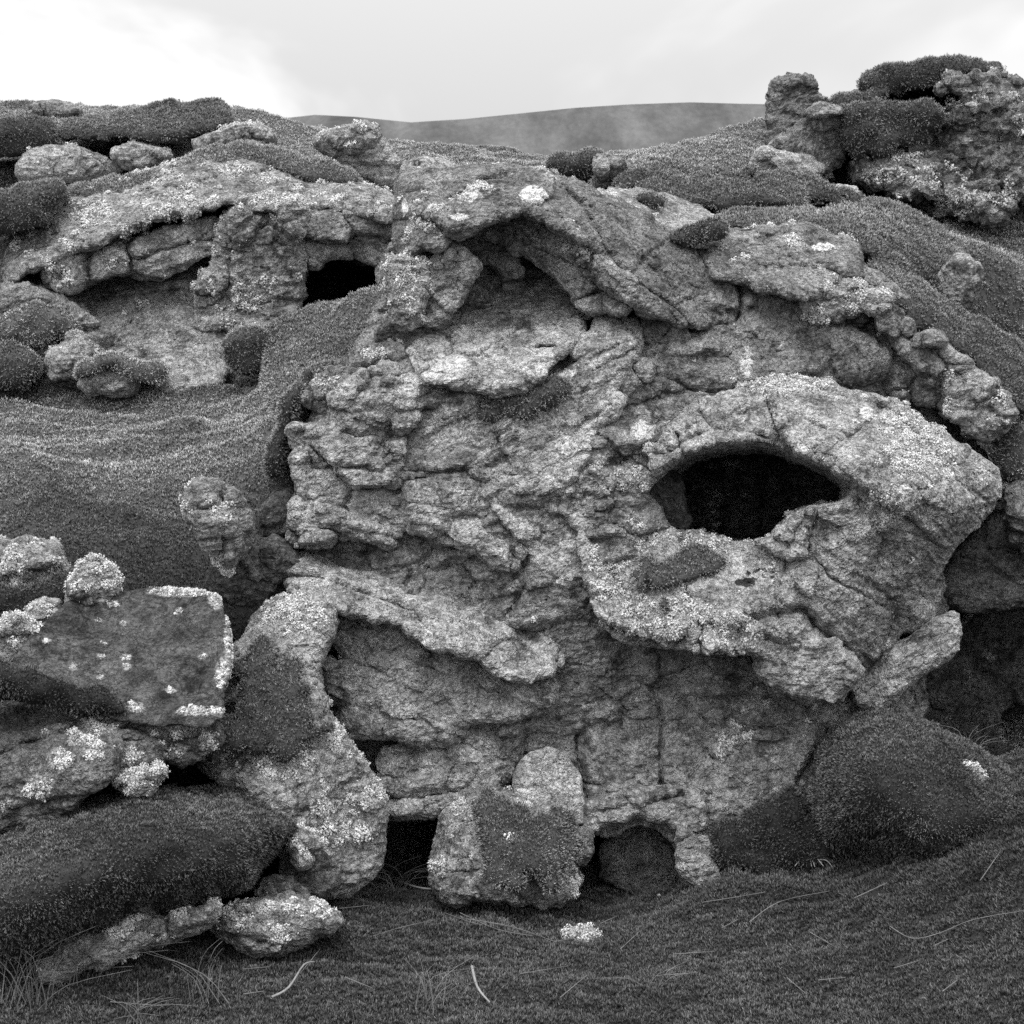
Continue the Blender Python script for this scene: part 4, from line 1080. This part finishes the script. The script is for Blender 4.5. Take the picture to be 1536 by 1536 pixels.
# ------------------------------------------------------------------ left group
rock('hanging_boulder', [(290, 742), (305, 727), (330, 724), (355, 738), (368, 760), (368, 790), (358, 815), (342, 846), (332, 838), (310, 825), (294, 800), (285, 770)], 2.78, .2, None, lichen=.62, tone=.75, label='egg shaped lichen boulder standing against the moss slope', vox=.0045, r=.08, knob=.006, pale=[(335, 770, 22, 14), (315, 745, 14, 8)])
rock('dark_rock', [(320, 860), (345, 838), (385, 820), (430, 815), (450, 850), (430, 890), (390, 905), (360, 910), (330, 890)], 2.95, .25, None, lichen=.12, tone=.3, label='crumbly rock under the egg shaped boulder, the shade of the cleft in its tone', vox=.006, r=.04, knob=.012, warp=.014)  # cleft shade behind the boulder is put into this dark tone
rock('dark_rock', [(395, 755), (420, 735), (445, 740), (452, 790), (440, 815), (400, 810), (385, 785)], 3.06, .25, None, lichen=.2, tone=.32, label='rock wedged between the moss slope and the outcrop, toned dark like the shaded cleft', vox=.006, r=.04)  # tone darkened for the shaded gap beside the boulder
SB = thing('slab_boulder', at(190, 1150, 2.6), 'flat faced dark boulder with a white lichen rim, left of the big outcrop', 'boulder')
rock('flat_face', [(40, 965), (80, 920), (110, 895), (160, 880), (230, 882), (290, 884), (330, 888), (337, 915), (347, 955), (346, 1000), (332, 1050), (326, 1078), (260, 1085), (200, 1080), (130, 1050), (60, 1020), (20, 1000)], 2.56, .28, SB, lichen=.0, tone=.28, vox=.0042, r=.006, big=.005, rough=.3, warp=.006, blocks=0, smooth=1, lscale=.5, lden=9000,
     ctrl=[(60, 950, 2.62), (200, 885, 2.76), (330, 900, 2.7), (330, 1060, 2.52), (200, 1070, 2.5), (60, 1010, 2.55), (200, 980, 2.62)], dark=[(244, 912, 8, 6)],
     pale=[(270, 888, 50, 7), (325, 900, 14, 12), (343, 960, 6, 60), (332, 1010, 9, 26), (205, 1060, 14, 9), (300, 1066, 40, 7), (170, 905, 10, 6), (268, 915, 6, 6), (190, 985, 9, 4), (150, 985, 5, 4), (305, 985, 9, 4), (255, 1035, 10, 5), (148, 930, 6, 4), (185, 935, 6, 5), (190, 1000, 6, 6), (150, 1015, 5, 5), (110, 1000, 6, 6), (70, 960, 6, 4), (155, 965, 5, 3)])
rock('underside', [(185, 1078), (250, 1085), (325, 1075), (322, 1105), (300, 1125), (260, 1140), (210, 1150), (170, 1160), (150, 1130), (165, 1095)], 2.52, .3, SB, lichen=.5, tone=.4, vox=.0045, r=.03, pale=[(260, 1092, 50, 12), (310, 1112, 14, 16)])
rock('lichen_rim', [(100, 905), (115, 870), (140, 852), (165, 858), (182, 878), (165, 895), (140, 905), (110, 920)], 2.72, .14, SB, lichen=.85, tone=.9, vox=.0045, r=.04, knob=.008)
rock('lichen_rim', [(-20, 945), (15, 930), (45, 935), (50, 955), (30, 985), (0, 1000), (-20, 990)], 2.6, .14, SB, lichen=.85, tone=.9, vox=.0045, r=.04, knob=.008)
rock('lichen_rim', [(52, 925), (70, 910), (85, 915), (80, 935), (58, 940)], 2.68, .1, SB, lichen=.85, tone=.9, vox=.0045, r=.03, knob=.006)
rock('tilted_boulder', [(-60, 1070), (0, 1055), (40, 1048), (100, 1058), (150, 1055), (190, 1070), (195, 1110), (170, 1150), (130, 1180), (70, 1225), (20, 1245), (-60, 1250)], 2.42, .3, None, lichen=.3, tone=.46, label='dark tilted boulder with white lichen clusters, left photo edge below the flat faced boulder', vox=.0045, r=.02, big=.014, smooth=1, blocks=.6,
     ctrl=[(0, 1060, 2.56), (150, 1060, 2.56), (60, 1120, 2.46), (120, 1150, 2.38), (40, 1230, 2.44), (180, 1120, 2.46), (-40, 1150, 2.42)],
     pale=[(92, 1140, 22, 16), (120, 1110, 20, 12), (150, 1085, 26, 16), (60, 1180, 22, 18), (95, 1062, 20, 6), (10, 1205, 14, 10), (70, 1095, 6, 6), (140, 1125, 14, 18)])
moss('moss_tuft', [(-40, 1000), (20, 998), (60, 1003), (100, 1020), (150, 1042), (185, 1065), (150, 1062), (100, 1062), (60, 1052), (20, 1045), (-40, 1060)], 2.44, .12, 'dark moss strip between the flat faced boulder and the tilted boulder', tone=.6, vox=.006)
rock('edge_boulder', [(-60, 800), (0, 805), (40, 805), (75, 818), (100, 848), (95, 870), (70, 880), (50, 902), (0, 895), (-60, 890)], 2.85, .3, None, lichen=.55, tone=.85, label='rounded boulder with white lichen puffs at the left photo edge on the moss slope', vox=.0055, r=.07, pale=[(20, 840, 20, 22), (85, 850, 14, 14), (65, 870, 14, 10), (25, 870, 16, 12), (55, 815, 10, 5)])
moss('moss_bank', [(-60, 890), (0, 885), (60, 878), (110, 862), (140, 858), (120, 890), (80, 915), (50, 935), (0, 940), (-60, 960)], 2.78, .25, 'dark moss bank between the edge boulder and the flat faced boulder', tone=.6, vox=.007)
# lichen and moss ridge left of the base of the big outcrop
RG = thing('lichen_ridge', at(470, 1330, 2.75), 'sloping ridge of rock thick with pale lichen, left of the base holes', 'rock')
rock('rock_body', [(375, 930), (395, 900), (430, 895), (470, 892), (498, 905), (503, 935), (480, 975), (472, 1010), (480, 1060), (500, 1100), (525, 1130), (555, 1165), (570, 1190), (570, 1250), (575, 1300), (555, 1322), (520, 1345), (470, 1345), (440, 1300), (400, 1210), (340, 1160), (300, 1130), (330, 1050), (350, 980)],
     2.74, .38, RG, lichen=.5, tone=.95, vox=.005, r=.08, big=.02, knob=.004,
     ctrl=[(440, 900, 2.86), (380, 940, 2.82), (490, 920, 2.8), (420, 1060, 2.72), (350, 1130, 2.66), (520, 1180, 2.7), (560, 1280, 2.72), (470, 1320, 2.66), (450, 1180, 2.62)],
     pale=[(440, 925, 50, 30), (420, 1130, 60, 40), (500, 1110, 14, 30), (560, 1190, 18, 20), (520, 1240, 30, 16), (480, 1210, 20, 20)])
moss('moss_patch', [(352, 1000), (360, 962), (380, 948), (402, 962), (425, 985), (452, 992), (470, 1030), (462, 1062), (478, 1095), (448, 1112), (425, 1090), (400, 1128), (372, 1110), (345, 1132), (330, 1095), (342, 1050)], 2.705, .06, 'moss patch on the upper half of the lichen ridge', tone=.95, vox=.006, ctrl=[(390, 950, 2.78), (340, 1100, 2.62), (450, 1090, 2.64), (460, 1000, 2.72)], r=.02, warp=.05)
rock('lichen_rock', [(440, 1262), (452, 1250), (470, 1252), (480, 1264), (472, 1285), (462, 1300), (445, 1285)], 2.55, .08, None, lichen=.9, tone=.9, label='small white lichen knob hanging at the right end of the dark moss mound', vox=.004, r=.03, knob=.006)
rock('dark_rock', [(420, 1290), (450, 1270), (490, 1290), (500, 1320), (480, 1345), (450, 1352), (430, 1330)], 2.6, .2, None, lichen=.2, tone=.5, label='dark rock under the white lichen knob', vox=.005, r=.04)
moss('moss_mound', [(-80, 1245), (0, 1235), (80, 1215), (150, 1190), (230, 1172), (300, 1160), (380, 1170), (430, 1195), (470, 1220), (492, 1245), (470, 1270), (440, 1290), (415, 1310), (390, 1335), (340, 1350), (260, 1380), (180, 1410), (100, 1440), (0, 1470), (-80, 1480)],
     2.30, .45, 'big smooth dark moss mound in the left foreground', tone=.62, vox=.0065, r=.14, dome=.06, ctrl=[(0, 1240, 2.44), (300, 1165, 2.58), (450, 1220, 2.58), (480, 1250, 2.56), (300, 1290, 2.34), (0, 1350, 2.2), (150, 1300, 2.28), (0, 1450, 2.26), (380, 1330, 2.44), (200, 1400, 2.34)])
rock('under_ledge', [(60, 1450), (120, 1420), (170, 1385), (195, 1355), (215, 1365), (220, 1385), (250, 1380), (300, 1365), (330, 1352), (320, 1375), (270, 1395), (200, 1420), (130, 1448), (80, 1462)], 2.31, .16, None, lichen=.62, tone=.85, label='thin lichen ledge under the lower edge of the dark moss mound', vox=.0045, r=.03, pale=[(195, 1375, 16, 20), (170, 1400, 20, 10)])
rock('lichen_boulder', [(310, 1395), (335, 1372), (365, 1356), (420, 1352), (470, 1355), (505, 1365), (512, 1382), (490, 1400), (440, 1412), (400, 1424), (372, 1420), (330, 1405)], 2.44, .2, None, lichen=.55, tone=.75, label='low white lichen boulder half sunk in the foreground moss', vox=.0045, r=.05, pale=[(360, 1385, 20, 14), (420, 1400, 24, 12), (400, 1362, 40, 8), (475, 1368, 24, 8)])
rock('grey_rock', [(390, 1335), (410, 1318), (435, 1320), (455, 1340), (450, 1356), (410, 1356)], 2.56, .12, None, lichen=.05, tone=.8, label='bare grey rock in the gap behind the low lichen boulder', vox=.0045, r=.03)
rock('lichen_stone', [(178, 1180), (190, 1165), (215, 1157), (235, 1165), (225, 1178), (200, 1188)], 2.45, .08, None, lichen=.85, tone=.9, label='white lichen stone on top of the dark moss mound', vox=.004, r=.03, knob=.006)

# ------------------------------------------------------------------ base of the outcrop
MB = thing('mossy_boulder', at(755, 1345, 2.85), 'moss capped boulder between the two base holes', 'boulder')
rock('rock_body', [(650, 1330), (643, 1300), (655, 1265), (655, 1225), (675, 1195), (700, 1182), (740, 1188), (790, 1200), (835, 1225), (860, 1245), (878, 1262), (860, 1290), (862, 1325), (855, 1355), (790, 1352), (720, 1350), (665, 1352)], 2.82, .3, MB, lichen=.52, tone=.85, vox=.0045, r=.08, ctrl=[(700, 1190, 2.92), (840, 1230, 2.9), (660, 1290, 2.84), (740, 1270, 2.77), (850, 1320, 2.82)],
     pale=[(700, 1215, 22, 16), (662, 1300, 16, 14), (840, 1325, 20, 16), (835, 1275, 12, 10)])
moss('moss_cap', [(722, 1205), (770, 1196), (820, 1222), (850, 1248), (860, 1275), (845, 1300), (800, 1320), (755, 1320), (730, 1295), (712, 1250)], 2.795, .06, 'moss cap on the boulder between the base holes', tone=1.05, vox=.005, parent=MB, r=.025, warp=.035, ctrl=[(770, 1200, 2.84), (740, 1300, 2.75), (850, 1270, 2.79), (790, 1260, 2.74)])
rock('pale_stone', [(770, 1160), (785, 1140), (808, 1122), (835, 1122), (855, 1140), (868, 1165), (872, 1200), (872, 1225), (860, 1240), (830, 1225), (795, 1205), (770, 1180)], 2.92, .22, None, lichen=.02, tone=1.3, label='smooth pale wedge of stone leaning behind the moss capped boulder', vox=.0045, r=.008, big=.008, rough=.4, blocks=.25, smooth=1)
rock('small_stone', [(858, 1245), (872, 1240), (884, 1258), (882, 1285), (866, 1302), (858, 1290)], 2.86, .1, None, lichen=.05, tone=.65, label='small grey stone at the left side of the right base hole', vox=.0045, r=.025)
rock('hole_stone', [(895, 1300), (905, 1262), (935, 1242), (980, 1240), (1012, 1258), (1016, 1300), (1000, 1335), (950, 1335), (915, 1322)], 3.07, .25, None, lichen=.05, tone=.75, label='dark flat stone lying inside the right base hole', vox=.006, r=.02, big=.01, rough=.5, blocks=.3)
moss('moss_mound', [(1190, 1165), (1215, 1115), (1245, 1075), (1290, 1052), (1330, 1048), (1370, 1058), (1420, 1090), (1470, 1125), (1520, 1160), (1600, 1200), (1600, 1260), (1450, 1300), (1380, 1310), (1320, 1300), (1260, 1290), (1220, 1270), (1195, 1220)],
     2.72, .4, 'large rounded moss mound at the right foot of the big outcrop', tone=.62, vox=.006, r=.14, dome=.04, ctrl=[(1320, 1052, 2.84), (1200, 1170, 2.86), (1320, 1180, 2.62), (1320, 1290, 2.7), (1500, 1170, 2.68), (1440, 1260, 2.56)])
moss('moss_bank', [(1060, 1268), (1085, 1244), (1130, 1226), (1180, 1198), (1215, 1190), (1250, 1250), (1270, 1315), (1180, 1322), (1100, 1322), (1058, 1305)], 2.85, .2, 'dark sagging moss bank left of the right hand moss mound', tone=.42, vox=.0065, warp=.03, billow=.03, r=.05)

# ------------------------------------------------------------------ grass, straws, twigs and litter
def on_ground(px, py, up=.004):
    """Point of the ground seen at a photo pixel."""
    d = np.linspace(1.6, 3.6, 800)
    P = CAM + d[:, None] * (FWD + RIGHT * ((px - 768) / FPX) + UP * ((768 - py) / FPX))
    z = ground_z(P[:, 0], P[:, 1]) + hummocks(P[:, 0], P[:, 1])
    k = np.argmax(P[:, 2] < z + .006)
    q = P[k].copy(); q[2] += up
    return q


def tube(pts, r0, r1, sides=5, sub=4):
    pts = np.asarray(pts, float)
    t = np.linspace(0, len(pts) - 1, (len(pts) - 1) * sub + 1)
    i = np.minimum(t.astype(int), len(pts) - 2); f = (t - i)[:, None]
    p0 = pts[np.maximum(i - 1, 0)]; p1 = pts[i]; p2 = pts[i + 1]; p3 = pts[np.minimum(i + 2, len(pts) - 1)]
    P = .5 * (2 * p1 + (p2 - p0) * f + (2 * p0 - 5 * p1 + 4 * p2 - p3) * f ** 2 + (3 * p1 - p0 - 3 * p2 + p3) * f ** 3)
    T = unit(np.gradient(P, axis=0))
    a = unit(np.cross(T, [.13, .2, .97])); b = np.cross(T, a)
    r = np.linspace(r0, r1, len(P))[:, None]
    ring = [P + r * (math.cos(k * 2 * math.pi / sides) * a + math.sin(k * 2 * math.pi / sides) * b) for k in range(sides)]
    V = np.stack(ring, 1).reshape(-1, 3)
    n = len(P)
    i, k = np.meshgrid(np.arange(n - 1), np.arange(sides), indexing='ij'); i = i.ravel(); k = k.ravel()
    k2 = (k + 1) % sides
    Q = np.stack([i * sides + k, i * sides + k2, (i + 1) * sides + k2, (i + 1) * sides + k], 1)
    return V, Q


def join(parts):
    off = 0; V = []; Q = []
    for v, q in parts:
        V.append(v); Q.append(q + off); off += len(v)
    return np.concatenate(V), np.concatenate(Q).astype(np.int32)


def put(name, v, q, m, label, cat, group=None):
    O = base_point(v)
    o = mesh_object(name, v - O, [q], [m]); o.location = O
    return tag(o, label, cat, group)


STR = [[(365, 1501), (397, 1500)], [(143, 1466), (199, 1467)], [(166, 1521), (244, 1519)], [(228, 1431), (270, 1440)], [(365, 1467), (404, 1467)],
       [(1335, 1407), (1368, 1417), (1409, 1413), (1459, 1397), (1534, 1376)], [(1053, 1362), (1100, 1358), (1148, 1353)], [(1124, 1395), (1169, 1368), (1244, 1345)],
       [(1215, 1415), (1256, 1432)], [(1082, 1401), (1107, 1391)], [(1401, 1432), (1422, 1426)], [(1413, 1506), (1436, 1480)], [(1227, 1480), (1268, 1480)],
       [(983, 1477), (1032, 1477)], [(993, 1480), (1010, 1468)], [(1012, 1440), (1070, 1440)], [(900, 1397), (925, 1389)], [(509, 1378), (556, 1366)],
       [(669, 1378), (700, 1393), (724, 1403)], [(700, 1390), (770, 1406), (832, 1421)], [(690, 1384), (745, 1402), (800, 1416)], [(832, 1421), (862, 1419)], [(1280, 1360), (1330, 1340)],
       [(560, 1420), (600, 1400), (650, 1392)], [(780, 1470), (850, 1462)], [(840, 1510), (880, 1480)], [(930, 1440), (960, 1405)], [(1040, 1315), (1140, 1300)],
       [(1180, 1480), (1210, 1510)], [(480, 1440), (450, 1470)], [(300, 1470), (330, 1520)], [(520, 1480), (560, 1500)], [(1340, 1470), (1380, 1450)], [(1470, 1330), (1500, 1290)]]
for k, ln in enumerate(STR):
    P = [on_ground(x, y, .010 + .004 * ((k + j) % 3)) for j, (x, y) in enumerate(ln)]
    v, q = tube(P, .0007, .0004)
    put('dry_straw', v, q, STRAW, 'thin dry grass straw lying on the dark foreground moss', 'straw', 'dry straws on the foreground moss')

tw = [on_ground(x, y, u) for x, y, u in ((407, 1506, .01), (433, 1495, .014), (456, 1466, .02), (472, 1454, .012))]
put('curved_twig', *tube(tw, .0022, .001), TWIG, 'curved pale twig on the moss near the bottom left, below the low lichen boulder', 'twig')
tw = [on_ground(x, y, u) for x, y, u in ((708, 1478, .03), (716, 1492, .012), (735, 1512, .008))]
put('short_twig', *tube(tw, .0024, .0014), TWIG, 'short bent pale twig poking up at the bottom centre', 'twig')
tw = [on_ground(x, y, u) for x, y, u in ((590, 1330, .015), (626, 1340, .012), (655, 1343, .012), (688, 1343, .012))]
put('pale_twig', *tube(tw, .0026, .0016), TWIG, 'pale twig lying in front of the left base hole', 'twig')
hub = on_ground(1213, 1296, .02)
ends = [on_ground(x, y, .012) for x, y in ((1182, 1303), (1192, 1309), (1204, 1308), (1222, 1310), (1235, 1309))]
rt = [tube([hub, (hub + e) / 2 + np.array([0, 0, .004]), e], .0018, .0008) for e in ends]
for e in ends[::2]:
    mdl = (hub + e) / 2
    rt.append(tube([mdl, mdl + (e - hub) * .3 + np.array([.01, 0, .006]), mdl + (e - hub) * .5 + np.array([.014, -.01, .002])], .0014, .0007))
put('branched_root', *join(rt), TWIG, 'branched bleached root at the foot of the right hand moss mound', 'root')


def tuft(px, py, n, h, spread, label, lean=(0, 0), p=None, w=.0008, seed=0):
    rg = np.random.default_rng(seed + 50)
    c = on_ground(px, py, -.004) if p is None else p
    parts = []
    for k in range(n):
        b = c + np.array([rg.normal() * spread * .35, rg.normal() * spread * .25, 0])
        dx, dy = rg.normal() * spread + lean[0], rg.normal() * spread * .6 + lean[1]
        hh = h * (.5 + .7 * rg.random())
        m = b + np.array([dx * .35, dy * .35, hh * .62]); t = b + np.array([dx * 1.1, dy * 1.1, hh * (.75 + .3 * rg.random())])
        parts.append(tube([b, m, t], w * (.8 + .5 * rg.random()), w * .25, 3, 3))
    return put('grass_tuft', *join(parts), STRAW, label, 'grass')


tuft(35, 1500, 34, .11, .055, 'dry grass tuft in the bottom left corner', (.02, 0), seed=1)
tuft(90, 1470, 16, .09, .06, 'long bent grass blades below the big dark moss mound', (.06, -.02), seed=2)
tuft(300, 1500, 16, .085, .035, 'thin grass tuft near the bottom edge, left of the curved twig', (-.01, 0), seed=3)
tuft(205, 1530, 18, .05, .03, 'short pale grass tuft at the bottom edge on the left', seed=4)
tuft(640, 1505, 14, .07, .04, 'sparse grass tuft at the bottom edge, left of the bent twig', seed=5)
tuft(980, 1480, 8, .04, .03, 'sparse grass sprig on the moss below the right base hole', seed=6)
tuft(600, 1334, 16, .07, .05, 'grass blades growing in the left base hole', (.02, -.02), seed=7)
tuft(1452, 1120, 16, .07, .035, 'grass blades in front of the black right hand cave', p=at(1452, 1135, 2.98), seed=8)
tuft(1090, 312, 22, .06, .09, 'row of short grass under the long moss roll', p=at(1085, 322, 3.8), seed=9, w=.0014)
tuft(945, 1338, 8, .04, .04, 'small grass blades at the right base hole', p=on_ground(950, 1345), seed=10)
for (x, y, rx, ry, lb) in ((870, 1408, 20, 13, 'white lichen tuft on the foreground moss below the moss capped boulder'), (1450, 1172, 18, 16, 'pale lichen tuft on the right slope of the moss mound')):
    d = float((on_ground(x, y) - CAM) @ FWD) if y > 1300 else 2.70
    rock('lichen_tuft', [(x - rx, y), (x - rx * .6, y - ry), (x + rx * .3, y - ry), (x + rx, y - ry * .2), (x + rx * .6, y + ry), (x - rx * .5, y + ry)], d - .01, .03, None, lichen=.95, label=lb, vox=.003, r=.012, blocks=0, big=.003, warp=.006, cat='lichen')
for (x, y, r_, lb) in ((650, 1347, 4, 'tiny white stone beside the pale twig'), (988, 1343, 3.6, 'tiny pale stick end lying right of the right base hole'), (964, 1357, 3.6, 'tiny white lichen flake in front of the right base hole'),
                       (252, 1466, 5, 'tiny grey pebble in the moss at the bottom left'), (316, 1468, 3.6, 'tiniest grey pebble, right of another pebble at the bottom left'), (1015, 1462, 3.6, 'tiny white fleck beside the grass sprig on the right')):
    d = float((on_ground(x, y) - CAM) @ FWD)
    rock('pebble', [(x - r_, y), (x - r_ * .5, y - r_ * .6), (x + r_ * .6, y - r_ * .5), (x + r_, y + r_ * .1), (x + r_ * .3, y + r_ * .6), (x - r_ * .6, y + r_ * .5)], d - .012, .012, None, lichen=0, tone=.7, label=lb, vox=.0016, grow=0, r=.003, blocks=0, big=0, warp=.002, rough=.15, cat='pebble')
